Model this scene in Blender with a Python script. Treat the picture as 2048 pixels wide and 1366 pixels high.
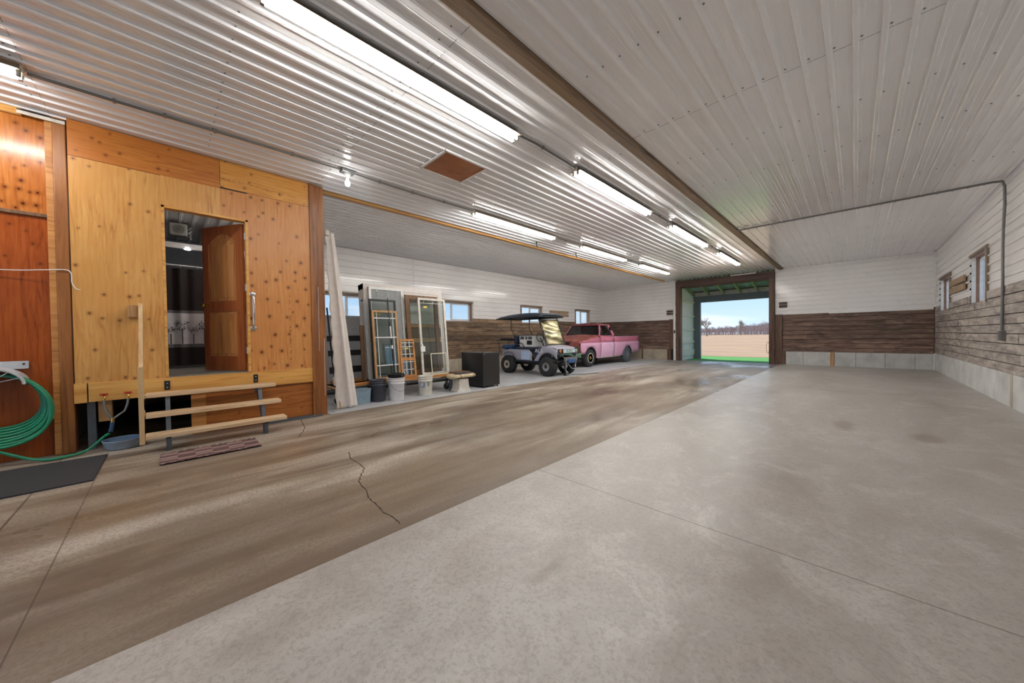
import bpy, bmesh, math, random
from math import sin, cos, pi, radians as R
from mathutils import Vector, Matrix
import numpy as np
random.seed(7)
for o in list(bpy.data.objects): bpy.data.objects.remove(o)
SC = bpy.context.scene
COL = SC.collection
# ---------------------------------------------------------------- camera
def cam_matrix(yaw, pitch, roll):
    f = Vector((-sin(yaw)*cos(pitch), cos(yaw)*cos(pitch), sin(pitch)))
    r = Vector((cos(yaw), sin(yaw), 0)); d = f.cross(r)
    r2 = r*cos(roll)+d*sin(roll); d2 = -r*sin(roll)+d*cos(roll)
    return r2, d2, f
CAM = Vector((0, 0, 1.2)); FPX = 690.908745
RX, DX, FX = cam_matrix(.782984906, -.016217482, .0132241301)
cd = bpy.data.cameras.new('camera'); co = bpy.data.objects.new('camera', cd); COL.objects.link(co)
m = Matrix((RX, -DX, -FX)).transposed().to_4x4(); m.translation = CAM
co.matrix_world = m
cd.sensor_width = 36; cd.lens = FPX/2048*36; cd.clip_end = 2000; cd.clip_start = .05
SC.camera = co
def at(px, py, **k):            # a pixel of the photograph on a world plane x=, y= or z=
    d = RX*((px-1024)/FPX)+DX*((py-683)/FPX)+FX
    a = list(k)[0]; i = 'xyz'.index(a)
    return CAM+d*((k[a]-CAM[i])/d[i])
# ---------------------------------------------------------------- sky, sun, exposure
W = bpy.data.worlds.new('sky'); SC.world = W; W.use_nodes = True
nt = W.node_tree; nt.nodes.clear()
out = nt.nodes.new('ShaderNodeOutputWorld'); bg = nt.nodes.new('ShaderNodeBackground')
tc = nt.nodes.new('ShaderNodeTexCoord'); sp = nt.nodes.new('ShaderNodeSeparateXYZ')
rp = nt.nodes.new('ShaderNodeValToRGB'); rp.color_ramp.elements[0].position = .0; rp.color_ramp.elements[0].color = (.62, .77, .90, 1)
rp.color_ramp.elements[1].position = .5; rp.color_ramp.elements[1].color = (.27, .50, .84, 1)
e = rp.color_ramp.elements.new(.1); e.color = (.42, .63, .87, 1)
ns = nt.nodes.new('ShaderNodeTexNoise'); ns.inputs['Scale'].default_value = 3.2; ns.inputs['Detail'].default_value = 7
mpn = nt.nodes.new('ShaderNodeMapping'); mpn.inputs['Scale'].default_value = (1, 1, 5)
cr = nt.nodes.new('ShaderNodeValToRGB'); cr.color_ramp.elements[0].position = .52; cr.color_ramp.elements[1].position = .75
mx = nt.nodes.new('ShaderNodeMixRGB'); mx.inputs[2].default_value = (.88, .91, .94, 1)
nt.links.new(tc.outputs['Generated'], sp.inputs[0]); nt.links.new(sp.outputs[2], rp.inputs[0])
nt.links.new(tc.outputs['Generated'], mpn.inputs[0]); nt.links.new(mpn.outputs[0], ns.inputs[0])
nt.links.new(ns.outputs[0], cr.inputs[0]); nt.links.new(cr.outputs[0], mx.inputs[0]); nt.links.new(rp.outputs[0], mx.inputs[1])
nt.links.new(mx.outputs[0], bg.inputs[0]); nt.links.new(bg.outputs[0], out.inputs[0]); bg.inputs[1].default_value = .95
sd = bpy.data.lights.new('sun', 'SUN'); so = bpy.data.objects.new('sun', sd); COL.objects.link(so)
sd.energy = 4.1; sd.angle = R(.6); sd.color = (1, .96, .9)
so.rotation_euler = Vector((.36, -.22, -.86)).to_track_quat('-Z', 'Y').to_euler()   # light travels this way
so.location = (0, 40, 20)
SC.view_settings.view_transform = 'Standard'; SC.view_settings.look = 'None'
SC.view_settings.exposure = 0.45; SC.view_settings.gamma = 1; SC.view_settings.use_curve_mapping = False
TUBE_POWER = 50.0
SC.cycles.max_bounces = 10; SC.cycles.diffuse_bounces = 6
# ---------------------------------------------------------------- materials
def srgb(r, g, b): return tuple(((v/255)/12.92 if v <= 10 else (((v/255)+.055)/1.055)**2.4) for v in (r, g, b))+(1,)
def stain(n, c, cx, cy, rx, ry, amt, colr, dist=.55):
    """an irregular stain patch lying at one place of the floor"""
    o = n.sep(n.tc.outputs['Object']); w = n.math('MULTIPLY', n.math('SUBTRACT', n.noise(n.map((1, .6, 1)), 1.7, 6, .65), .5), dist*4)
    a = n.math('DIVIDE', n.math('SUBTRACT', o[0], cx), rx); b = n.math('DIVIDE', n.math('SUBTRACT', o[1], cy), ry)
    d = n.math('ADD', n.math('SQRT', n.math('ADD', n.math('MULTIPLY', a, a), n.math('MULTIPLY', b, b))), w)
    return n.mix(n.math('MULTIPLY', n.ramp(d, [(.55, (1, 1, 1)), (1., (0, 0, 0))]), amt), c, colr)
class NM:
    """tiny node builder"""
    def __init__(s, name, rough=.6, metal=0., spec=.5):
        s.m = bpy.data.materials.new(name); s.m.use_nodes = True; s.n = s.m.node_tree.nodes; s.l = s.m.node_tree.links
        s.b = s.n['Principled BSDF']; s.b.inputs['Roughness'].default_value = rough; s.b.inputs['Metallic'].default_value = metal
        s.b.inputs['Specular IOR Level'].default_value = spec
        s.tc = s.n.new('ShaderNodeTexCoord')
    def map(s, scale=(1, 1, 1), coord='Object', loc=(0, 0, 0), rot=(0, 0, 0)):
        mp = s.n.new('ShaderNodeMapping'); mp.inputs['Scale'].default_value = scale; mp.inputs['Location'].default_value = loc
        mp.inputs['Rotation'].default_value = rot
        s.l.new(s.tc.outputs[coord], mp.inputs[0]); return mp.outputs[0]
    def noise(s, vec, scale=5, detail=4, rough=.55, dist=0):
        n = s.n.new('ShaderNodeTexNoise'); n.inputs['Scale'].default_value = scale; n.inputs['Detail'].default_value = detail
        n.inputs['Roughness'].default_value = rough; n.inputs['Distortion'].default_value = dist
        s.l.new(vec, n.inputs['Vector']); return n.outputs[0]
    def voro(s, vec, scale=5, feature='F1', out='Distance', rnd=1.):
        n = s.n.new('ShaderNodeTexVoronoi'); n.feature = feature; n.inputs['Scale'].default_value = scale
        n.inputs['Randomness'].default_value = rnd
        s.l.new(vec, n.inputs['Vector']); return n.outputs[out]
    def ramp(s, fac, stops, interp='LINEAR'):
        r = s.n.new('ShaderNodeValToRGB'); cr = r.color_ramp; cr.interpolation = interp
        while len(cr.elements) < len(stops): cr.elements.new(.5)
        for e, (p, c) in zip(cr.elements, stops):
            e.position = p; e.color = c if len(c) == 4 else tuple(c)+(1,)
        s.l.new(fac, r.inputs[0]); return r.outputs[0]
    def mask(s, fac, a, b): return s.ramp(fac, [(a, (0, 0, 0)), (b, (1, 1, 1))])
    def mix(s, fac, a, b, mode='MIX'):
        m = s.n.new('ShaderNodeMixRGB'); m.blend_type = mode
        for i, v in zip((0, 1, 2), (fac, a, b)):
            if hasattr(v, 'is_linked') or hasattr(v, 'links'): s.l.new(v, m.inputs[i])
            else: m.inputs[i].default_value = v
        return m.outputs[0]
    def math(s, op, a, b=0.):
        m = s.n.new('ShaderNodeMath'); m.operation = op
        for i, v in enumerate((a, b)):
            if hasattr(v, 'links'): s.l.new(v, m.inputs[i])
            else: m.inputs[i].default_value = v
        return m.outputs[0]
    def sep(s, vec):
        n = s.n.new('ShaderNodeSeparateXYZ'); s.l.new(vec, n.inputs[0]); return n.outputs
    def island(s):
        g = s.n.new('ShaderNodeNewGeometry'); return g.outputs['Random Per Island']
    def attr(s, name):
        a = s.n.new('ShaderNodeAttribute'); a.attribute_name = name; return a.outputs['Fac']
    def col(s, v):
        if hasattr(v, 'links'): s.l.new(v, s.b.inputs['Base Color'])
        else: s.b.inputs['Base Color'].default_value = v
        return s
    def rough(s, v): s.l.new(v, s.b.inputs['Roughness']); return s
    def bump(s, h, strength=.3, dist=.01):
        b = s.n.new('ShaderNodeBump'); b.inputs['Strength'].default_value = strength; b.inputs['Distance'].default_value = dist
        s.l.new(h, b.inputs['Height']); s.l.new(b.outputs[0], s.b.inputs['Normal']); return s
def plain(name, c, rough=.5, metal=0., spec=.5, var=.06, scale=12, bump=0):
    """slightly mottled single colour"""
    n = NM(name, rough, metal, spec); v = n.noise(n.map(), scale, 5)
    d = tuple(x*(1-var*1.6) for x in c[:3]); l = tuple(min(1, x*(1+var*1.6)) for x in c[:3])
    n.col(n.ramp(v, [(.3, d), (.7, l)]))
    if bump: n.bump(v, bump, .004)
    return n.m
M = {}
def ribmetal(name, c1, c2, rough):
    n = NM(name, rough, 0., .7); n.b.inputs['Coat Weight'].default_value = .8; n.b.inputs['Coat Roughness'].default_value = .12; v = n.noise(n.map((1, 1, 1)), 1.3, 5); g = n.noise(n.map((1, 1, 1)), 40, 3)
    c = n.ramp(v, [(.3, c1), (.75, c2)]); dirt = n.mask(n.noise(n.map((3, .35, 3)), 2.2, 7), .60, .8)
    c = n.mix(n.math('MULTIPLY', dirt, .16), c, srgb(125, 118, 110)); n.col(c)
    return n.m
M['ceil'] = ribmetal('white_ceiling_steel', srgb(240, 240, 243), srgb(247, 247, 249), .24)
M['siding'] = ribmetal('white_wall_steel', srgb(226, 222, 220), srgb(236, 233, 230), .42)
def ply(name, base, light, dark, vert=True, gl=.38):
    n = NM(name, gl, 0, .45)
    sc = (1, 9, .8) if vert else (1, .8, 9)
    g = n.noise(n.map(sc), 2.2, 8, .6, 1.6); fine = n.noise(n.map((1, 60, 2) if vert else (1, 2, 60)), 3, 4)
    blot = n.noise(n.map((1, 1, 1)), 1.6, 4)
    c = n.ramp(g, [(.30, dark), (.43, base), (.60, light), (.8, base)])
    c = n.mix(n.mask(blot, .38, .72), c, base)
    w = n.n.new('ShaderNodeTexWave'); w.inputs['Scale'].default_value = 2.4; w.inputs['Distortion'].default_value = 9; w.inputs['Detail'].default_value = 2.5; w.inputs['Detail Scale'].default_value = .55
    w.bands_direction = 'Y' if vert else 'Z'; n.l.new(n.map((1, 3, .6) if vert else (1, .6, 3)), w.inputs['Vector'])
    c = n.mix(n.math('MULTIPLY', n.mask(w.outputs[0], .62, .95), .15), c, dark)
    c = n.mix(n.math('MULTIPLY', n.mask(fine, .45, .75), .15), c, dark)
    k = n.attr('knot')
    c = n.mix(n.math('MULTIPLY', n.mask(k, .03, .7), .62), c, srgb(116, 58, 22))
    c = n.mix(n.mask(k, .72, .86), c, srgb(84, 36, 14))
    n.col(c); n.bump(fine, .12, .003); return n.m
M['ply_yellow'] = ply('yellow_plywood', srgb(206, 150, 82), srgb(218, 168, 100), srgb(176, 118, 58))
M['ply_orange'] = ply('orange_plywood', srgb(200, 134, 72), srgb(212, 152, 88), srgb(166, 98, 46))
M['ply_band'] = ply('plywood_band', srgb(184, 112, 46), srgb(200, 132, 60), srgb(134, 72, 24), False)
M['ply_band2'] = ply('plywood_band_light', srgb(210, 146, 66), srgb(222, 164, 84), srgb(166, 104, 40), False)
M['ply_red'] = ply('red_brown_plywood', srgb(178, 104, 44), srgb(204, 134, 66), srgb(122, 62, 24), True, .2)
M['ply_redlow'] = ply('dark_red_plywood', srgb(150, 70, 24), srgb(172, 88, 34), srgb(92, 38, 14), True, .24)
M['ply_skirt'] = ply('skirt_plywood', srgb(158, 92, 38), srgb(180, 112, 52), srgb(104, 54, 20), False)
def lumber(name, base, light, dark, axis='z', rough=.6, isl=.3, gf=12, blot=None):
    n = NM(name, rough); sc = {'x': (.7, gf, gf), 'y': (gf, .7, gf), 'z': (gf, gf, .7)}[axis]
    mp = n.map(sc); r = n.island()
    add = n.n.new('ShaderNodeVectorMath'); add.operation = 'ADD'; cb = n.n.new('ShaderNodeCombineXYZ')
    rr = n.math('MULTIPLY', r, 37.); [n.l.new(rr, cb.inputs[i]) for i in range(3)]
    n.l.new(mp, add.inputs[0]); n.l.new(cb.outputs[0], add.inputs[1])
    g = n.noise(add.outputs[0], 1.0, 7, .62, 1.2)
    c = n.ramp(g, [(.3, dark), (.48, base), (.7, light)])
    tint = n.ramp(r, [(0, (1-isl,)*3), (.5, (1, 1, 1)), (1, (1+isl*.6, 1+isl*.5, 1+isl*.4))])
    c = n.mix(1., c, tint, 'MULTIPLY')
    kn = n.voro(n.map({'x': (1.2, 5, 5), 'y': (5, 1.2, 5), 'z': (5, 5, 1.2)}[axis]), 1.6)
    c = n.mix(n.math('MULTIPLY', n.ramp(kn, [(.0, (1, 1, 1)), (.09, (0, 0, 0))]), .7), c, tuple(x*.35 for x in dark[:3])+(1,))
    if blot:
        bl = n.noise(n.map({'x': (.9, 3, 3.5), 'y': (3, .9, 3.5), 'z': (3, 3, .8)}[axis]), 1.7, 7, .68, 1.4)
        c = n.mix(n.math('MULTIPLY', n.mask(bl, .48, .64), .62), c, blot[0]); c = n.mix(n.math('MULTIPLY', n.ramp(bl, [(.3, (1, 1, 1)), (.45, (0, 0, 0))]), .5), c, blot[1])
    n.col(c); n.bump(g, .25, .004); return n.m
M['plank_far'] = lumber('dark_barn_plank', srgb(118, 94, 82), srgb(146, 122, 106), srgb(76, 58, 52), 'x', .7, .3, 7, (srgb(62, 46, 44), srgb(160, 132, 110)))
M['plank_left'] = lumber('brown_barn_plank', srgb(128, 104, 82), srgb(156, 130, 104), srgb(80, 62, 48), 'y', .7, .32, 7, (srgb(74, 60, 52), srgb(176, 144, 108)))
M['plank_right'] = lumber('grey_barn_plank', srgb(158, 148, 140), srgb(184, 174, 164), srgb(104, 96, 92), 'y', .65, .2, 7, (srgb(96, 88, 88), srgb(206, 196, 184)))
M['post'] = lumber('stained_post', srgb(140, 86, 42), srgb(170, 112, 60), srgb(84, 48, 24), 'z', .4, .1)
M['post_dark'] = lumber('dark_post', srgb(92, 66, 52), srgb(120, 92, 74), srgb(56, 40, 34), 'z', .6, .1)
M['beam_brown'] = lumber('brown_beam', srgb(128, 104, 78), srgb(150, 124, 92), srgb(84, 64, 46), 'y', .6, .05)
M['beam_yellow'] = lumber('yellow_beam', srgb(196, 146, 80), srgb(214, 168, 98), srgb(150, 102, 50), 'y', .5, .05)
M['frame_brown'] = lumber('door_frame_brown', srgb(88, 64, 56), srgb(108, 82, 72), srgb(58, 42, 38), 'x', .6, .1)
M['pine'] = lumber('pine_board', srgb(214, 184, 146), srgb(230, 204, 168), srgb(178, 140, 98), 'y', .55, .08)
M['pine_v'] = lumber('pine_upright', srgb(206, 170, 122), srgb(222, 192, 146), srgb(166, 124, 78), 'z', .55, .08)
M['pine_yellow'] = lumber('yellow_pine_joist', srgb(216, 160, 82), srgb(228, 180, 106), srgb(176, 118, 52), 'y', .45, .06)
M['tan_wood'] = lumber('tan_wood', srgb(176, 134, 88), srgb(196, 156, 110), srgb(124, 86, 50), 'z', .5, .12)
M['orange_wood'] = lumber('orange_wood', srgb(190, 128, 66), srgb(208, 150, 88), srgb(140, 86, 40), 'y', .5, .12)
M['brown_wood'] = lumber('dark_brown_wood', srgb(104, 74, 48), srgb(134, 98, 66), srgb(64, 42, 26), 'z', .6, .15)
M['door_wood'] = lumber('varnished_door_wood', srgb(152, 82, 42), srgb(168, 98, 52), srgb(122, 62, 30), 'z', .35, .05)
M['door_panel'] = lumber('varnished_door_panel', srgb(182, 124, 70), srgb(200, 144, 90), srgb(146, 90, 46), 'z', .35, .05)
def concrete(name, a, b, c, rough=.75, sc=1.):
    n = NM(name, rough); v = n.noise(n.map(), 2.2*sc, 8, .62); f = n.noise(n.map(), 45, 5, .7)
    col = n.ramp(v, [(.28, a), (.5, b), (.72, c)]); col = n.mix(n.math('MULTIPLY', n.mask(f, .5, .75), .3), col, a)
    drip = n.mask(n.noise(n.map((4, 4, .8)), 2, 5), .58, .75); col = n.mix(n.math('MULTIPLY', drip, .22), col, srgb(120, 116, 110))
    n.col(col); n.bump(f, .3, .004); return n.m
M['block'] = concrete('concrete_block', srgb(168, 168, 166), srgb(192, 192, 190), srgb(208, 208, 206))
M['block_tan'] = concrete('tan_concrete_block', srgb(150, 138, 122), srgb(172, 160, 142), srgb(188, 176, 158))
# floors ----
def floor_right():
    n = NM('pale_slab_concrete', .42, 0, .5)
    big = n.noise(n.map((1, .45, 1)), .55, 5, .6, .6); mid = n.noise(n.map((1, .7, 1)), 3.6, 10, .74, .5); f = n.noise(n.map(), 60, 4, .7)
    c = n.ramp(big, [(.36, srgb(158, 151, 145)), (.5, srgb(176, 171, 165)), (.62, srgb(190, 187, 182))])
    c = n.mix(n.math('MULTIPLY', n.mask(mid, .44, .66), .5), c, srgb(150, 140, 134))
    c = n.mix(n.math('MULTIPLY', n.mask(n.noise(n.map((1, .8, 1), loc=(3, 1, 0)), 2.4, 10, .78, .8), .50, .62), .5), c, srgb(204, 200, 195))
    scr = n.mask(n.noise(n.map((9, .5, 1), rot=(0, 0, .5)), 2.2, 6, .7, 2), .66, .72); c = n.mix(n.math('MULTIPLY', scr, .3), c, srgb(140, 128, 120))
    c = n.mix(n.math('MULTIPLY', n.mask(f, .48, .62), .5), c, srgb(146, 138, 130))
    st = n.mask(n.noise(n.map((1.6, .9, 1), loc=(8, 2.2, 0)), 1.9, 3, .5, .3), .71, .78); c = n.mix(n.math('MULTIPLY', st, .4), c, srgb(128, 110, 100))
    for (cx, cy, rx, ry, am) in ((-.55, 3.2, .5, .7, .3), (-.1, 6.1, .14, .35, .5), (.55, 5.9, .16, .3, .55), (-.6, 2.0, .4, .35, .3), (-1.4, 1.3, .3, .4, .25)):
        c = stain(n, c, cx, cy, rx, ry, am, srgb(128, 112, 104))
    # saw-cut joints across the slab
    o = n.sep(n.tc.outputs['Object'])
    jt = n.math('LESS_THAN', n.math('ABSOLUTE', n.math('SUBTRACT', o[1], 2.32)), .0045)
    c = n.mix(n.math('MULTIPLY', jt, .65), c, srgb(96, 76, 66))
    n.col(c); n.rough(n.ramp(mid, [(.3, (.46,)*3), (.7, (.3,)*3)])); n.bump(f, .12, .003); return n.m
def floor_lane():
    n = NM('stained_lane_concrete', .42, 0, .5)
    st = n.noise(n.map((2.6, .34, 1)), 1.1, 7, .6, .5); big = n.noise(n.map((.8, .32, 1), loc=(4, 1, 0)), 1.0, 4, .5); f = n.noise(n.map(), 50, 4, .7)
    c = n.ramp(st, [(.36, srgb(112, 98, 84)), (.45, srgb(144, 131, 114)), (.54, srgb(174, 163, 149)), (.64, srgb(194, 186, 174))])
    o = n.sep(n.tc.outputs['Object'])
    mid = n.ramp(n.math('ABSOLUTE', n.math('ADD', o[0], 3.1)), [(.0, (1, 1, 1)), (.35, (1, 1, 1)), (1, (.0, 0, 0))])
    mm = n.n.new('ShaderNodeMapRange'); mm.inputs['From Min'].default_value = .5; mm.inputs['From Max'].default_value = 2.3; mm.inputs['To Min'].default_value = 1; mm.inputs['To Max'].default_value = .15
    n.l.new(n.math('ABSOLUTE', n.math('ADD', o[0], 3.0)), mm.inputs['Value'])
    c = n.mix(n.math('MULTIPLY', n.math('MULTIPLY', n.mask(big, .40, .54), .72), mm.outputs[0]), c, srgb(126, 106, 84))
    dk = n.mask(n.noise(n.map((1.3, .36, 1), loc=(1.5, 7, 0)), 1.3, 5, .55, .6), .51, .62)
    c = n.mix(n.math('MULTIPLY', dk, .6), c, srgb(104, 84, 68))
    for (cx, cy, rx, ry, am) in ((-2.75, .35, .62, .85, .5), (-2.55, -.45, .5, .9, .3), (-3.6, 2.6, .55, 1.0, .45), (-4.3, 3.9, .5, 1.3, .5), (-4.0, 6.2, .7, 1.6, .6), (-3.2, 7.6, .6, 1.5, .6), (-2.7, 4.6, .3, 1.8, .5), (-2.5, 9.5, .35, 2.5, .6), (-4.6, 9.5, .6, 1.6, .5)):
        c = stain(n, c, cx, cy, rx, ry, am, srgb(92, 76, 60))
    # edge of the lane beside the pale slab: greyer, dirtier
    em = n.n.new('ShaderNodeMapRange'); em.inputs['From Min'].default_value = -2.35; em.inputs['From Max'].default_value = -2.12; n.l.new(o[0], em.inputs['Value'])
    c = n.mix(n.math('MULTIPLY', em.outputs[0], .45), c, srgb(112, 98, 84))
    sp = n.mask(n.voro(n.map((1, .8, 1)), 3.1), 0.0, .07); sp = n.math('SUBTRACT', 1., sp)
    c = n.mix(n.math('MULTIPLY', sp, .55), c, srgb(70, 56, 46))
    c = n.mix(n.math('MULTIPLY', n.mask(f, .46, .60), .5), c, srgb(106, 93, 80))
    # far end near the big door: cooler grey
    fm = n.n.new('ShaderNodeMapRange'); fm.inputs['From Min'].default_value = 8.; fm.inputs['From Max'].default_value = 13.; n.l.new(o[1], fm.inputs['Value'])
    c = n.mix(n.math('MULTIPLY', fm.outputs[0], .45), c, srgb(150, 150, 150))
    j1 = n.math('LESS_THAN', n.math('ABSOLUTE', n.math('ADD', o[1], .77)), .006)
    j2 = n.math('LESS_THAN', n.math('ABSOLUTE', n.math('ADD', o[1], .455)), .0035)
    c = n.mix(n.math('MULTIPLY', n.math('MAXIMUM', j1, j2), .7), c, srgb(66, 52, 44))
    n.col(c)
    wet = n.mask(n.noise(n.map((.9, .5, 1), loc=(2, 3, 0)), .9, 4), .48, .62)
    n.rough(n.ramp(wet, [(0, (.55,)*3), (1, (.27,)*3)])); n.bump(n.mix(.5, f, n.noise(n.map((30, 30, 1), rot=(0, 0, .6)), 2, 3)), .22, .004); return n.m
M['floor_right'] = floor_right(); M['floor_lane'] = floor_lane()
M['floor_bay'] = concrete('blue_grey_bay_concrete', srgb(158, 160, 164), srgb(180, 182, 186), srgb(192, 194, 198), .4)
M['crack'] = plain('crack', srgb(62, 50, 42), .9)
# paints, metals ----
def P(k, c, **a): M[k] = plain(k, srgb(*c), **a)
P('white', (222, 222, 220), rough=.4); P('white_dirty', (206, 200, 190), rough=.5, var=.1); P('cream', (206, 196, 170), rough=.5)
P('offwhite', (214, 206, 200), rough=.55, var=.04); P('lightgrey', (176, 178, 180), rough=.45); P('grey_plastic', (190, 193, 198), rough=.4)
P('galv', (126, 128, 128), rough=.4, metal=.7); P('galv_dark', (112, 110, 108), rough=.45, metal=.3); P('steel_grey', (92, 98, 106), rough=.45, metal=.3)
P('chrome', (214, 216, 220), rough=.12, metal=1., var=.01); P('brass', (200, 160, 84), rough=.22, metal=1.)
P('black', (30, 31, 33), rough=.5); P('black_gloss', (38, 38, 40), rough=.3); P('black_rubber', (34, 34, 35), rough=.85, var=.15); P('mat', (50, 51, 54), rough=.9, var=.12, scale=60, bump=.5)
P('red', (176, 32, 30), rough=.4); P('hose', (34, 134, 98), rough=.38); P('hose_blue', (44, 72, 110), rough=.4); P('hose_grey', (120, 122, 120), rough=.4, metal=.3)
P('bowl', (136, 148, 160), rough=.6, var=.12); P('bowl_in', (74, 100, 130), rough=.6); P('bucket_dark', (62, 64, 74), rough=.45)
P('bucket_white', (216, 214, 216), rough=.4, var=.04); P('bucket_cream', (212, 208, 196), rough=.4); P('label_blue', (128, 142, 164), rough=.5); P('label_green', (132, 140, 126), rough=.5)
P('bin_blue', (128, 150, 164), rough=.45); P('tan_cloth', (196, 178, 146), rough=.9, var=.12); P('blue_cloth', (62, 84, 118), rough=.8, var=.12); P('fridge', (42, 42, 43), rough=.28, var=.04)
P('pink', (208, 158, 186), rough=.34, var=.06, scale=3); P('pink_pale', (216, 172, 202), rough=.34, var=.04, scale=3); P('pink_dark', (176, 100, 122), rough=.34, var=.08, scale=4); P('plank_gap', (38, 32, 28), rough=.9); P('green_paint', (98, 132, 108), rough=.4, var=.12, scale=6)
P('green_dark', (44, 58, 50), rough=.5); P('tyre', (40, 41, 44), rough=.8, var=.15); P('tyre_grey', (74, 80, 84), rough=.8, var=.12); P('silver_paint', (158, 158, 172), rough=.32, var=.04, scale=4)
P('blue_seat', (46, 84, 130), rough=.5, var=.1); P('navy', (36, 42, 62), rough=.45); P('navy_roof', (42, 54, 68), rough=.35); P('wallboard', (152, 128, 102), rough=.7, var=.12); P('bright_blue', (176, 200, 230), rough=.3); P('amber', (170, 100, 60), rough=.3); P('plate', (190, 208, 214), rough=.4)
P('sash', (212, 216, 220), rough=.4); P('trim_wood', (128, 112, 96), rough=.7, var=.12); P('jamb', (172, 142, 130), rough=.7, var=.08); P('beige_pvc', (206, 196, 170), rough=.4)
P('curtain_dark', (46, 38, 38), rough=.9); P('curtain_band', (214, 214, 218), rough=.9); P('curtain_trim', (110, 110, 114), rough=.9); P('curtain_print', (84, 84, 88), rough=.9)
P('bath_wall', (112, 116, 124), rough=.7); P('bath_floor', (132, 128, 118), rough=.6); P('heater', (150, 148, 140), rough=.5); P('ink', (56, 44, 34), rough=.8)
P('straw', (188, 146, 96), rough=.9, var=.14); P('yellow_tag', (206, 186, 84), rough=.6); P('rail_red', (120, 70, 58), rough=.6)
def rust():
    n = NM('rusty_hood_paint', .5, 0., .4); v = n.noise(n.map(), 2.6, 7, .6, .6); w = n.noise(n.map(), 9, 6, .6)
    c = n.ramp(v, [(.3, srgb(98, 58, 46)), (.46, srgb(140, 78, 72)), (.6, srgb(166, 98, 98)), (.75, srgb(190, 160, 120))])
    n.col(n.mix(n.math('MULTIPLY', n.mask(w, .5, .7), .4), c, srgb(120, 82, 58))); return n.m
M['rust'] = rust()
def rug():
    n = NM('striped_rug', .9); o = n.sep(n.map((1, 1, 1)))
    s = n.math('FRACT', n.math('MULTIPLY', o[0], 5.)); ck = n.math('FRACT', n.math('MULTIPLY', o[1], 3.7))
    a = n.ramp(s, [(0, srgb(96, 72, 70)), (.3, srgb(150, 122, 116)), (.55, srgb(112, 84, 84)), (.8, srgb(84, 62, 62))], 'CONSTANT')
    b = n.ramp(s, [(0, srgb(140, 116, 110)), (.35, srgb(92, 68, 68)), (.7, srgb(176, 152, 142)), (.85, srgb(110, 82, 82))], 'CONSTANT')
    n.col(n.mix(n.math('GREATER_THAN', ck, .5), a, b)); return n.m
M['rug'] = rug()
def glass(name, tint=(.86, .9, .9, 1), refl=.10, thru=.92):
    m = bpy.data.materials.new(name); m.use_nodes = True; n = m.node_tree.nodes; l = m.node_tree.links
    n.remove(n['Principled BSDF']); t = n.new('ShaderNodeBsdfTransparent'); t.inputs[0].default_value = tint
    g = n.new('ShaderNodeBsdfGlossy'); g.inputs['Roughness'].default_value = .02; lw = n.new('ShaderNodeLayerWeight'); pw = n.new('ShaderNodeMath'); pw.operation = 'POWER'; pw.inputs[1].default_value = 4.; l.new(lw.outputs['Facing'], pw.inputs[0]); fr = n.new('ShaderNodeMath'); fr.operation = 'MULTIPLY_ADD'; fr.inputs[1].default_value = .8; fr.inputs[2].default_value = .05; l.new(pw.outputs[0], fr.inputs[0])
    ns = n.new('ShaderNodeTexNoise'); ns.inputs['Scale'].default_value = 3; mr = n.new('ShaderNodeMath'); mr.operation = 'MULTIPLY_ADD'; mr.inputs[1].default_value = .04; 
    l.new(ns.outputs[0], mr.inputs[0]); l.new(fr.outputs[0], mr.inputs[2])
    mx = n.new('ShaderNodeMixShader'); l.new(mr.outputs[0], mx.inputs[0]); l.new(t.outputs[0], mx.inputs[1]); l.new(g.outputs[0], mx.inputs[2])
    l.new(mx.outputs[0], n['Material Output'].inputs[0]); return m
M['glass'] = glass('window_glass', (.94, .96, .97, 1)); M['glass_smoke'] = glass('storm_door_glass', (.84, .88, .87, 1)); M['glass_dark'] = glass('tinted_glass', (.42, .45, .47, 1))
M['screen'] = plain('insect_screen', srgb(150, 152, 152), .8)
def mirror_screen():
    n = NM('windshield_painted_ripples', .3, .6); w = n.noise(n.map((1, .5, 2.2)), 2.0, 1, .3, .8)
    n.col(n.ramp(w, [(.3, srgb(70, 66, 54)), (.5, srgb(150, 140, 104)), (.6, srgb(214, 206, 170)), (.7, srgb(90, 86, 70))])); n.bump(w, .6, .08); return n.m  # light and dark reflection ripples painted into the colour
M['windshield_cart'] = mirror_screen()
def emit(name, c, s):
    m = bpy.data.materials.new(name); m.use_nodes = True; n = m.node_tree.nodes; b = n['Principled BSDF']
    b.inputs['Base Color'].default_value = (.8, .8, .8, 1); b.inputs['Emission Color'].default_value = c; b.inputs['Emission Strength'].default_value = s; return m
M['tube'] = emit('lit_fluorescent_tube', (1., .975, .93, 1), TUBE_POWER); M['bulb'] = emit('lit_bulb', (1., .98, .94, 1), 40); M['spot'] = emit('lit_downlight', (1., .98, .95, 1), 30); M['globe'] = emit('added_globe_glow', (1., .98, .94, 1), 42)
M['reflector'] = plain('fixture_enamel', srgb(104, 92, 72), .6)
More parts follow.
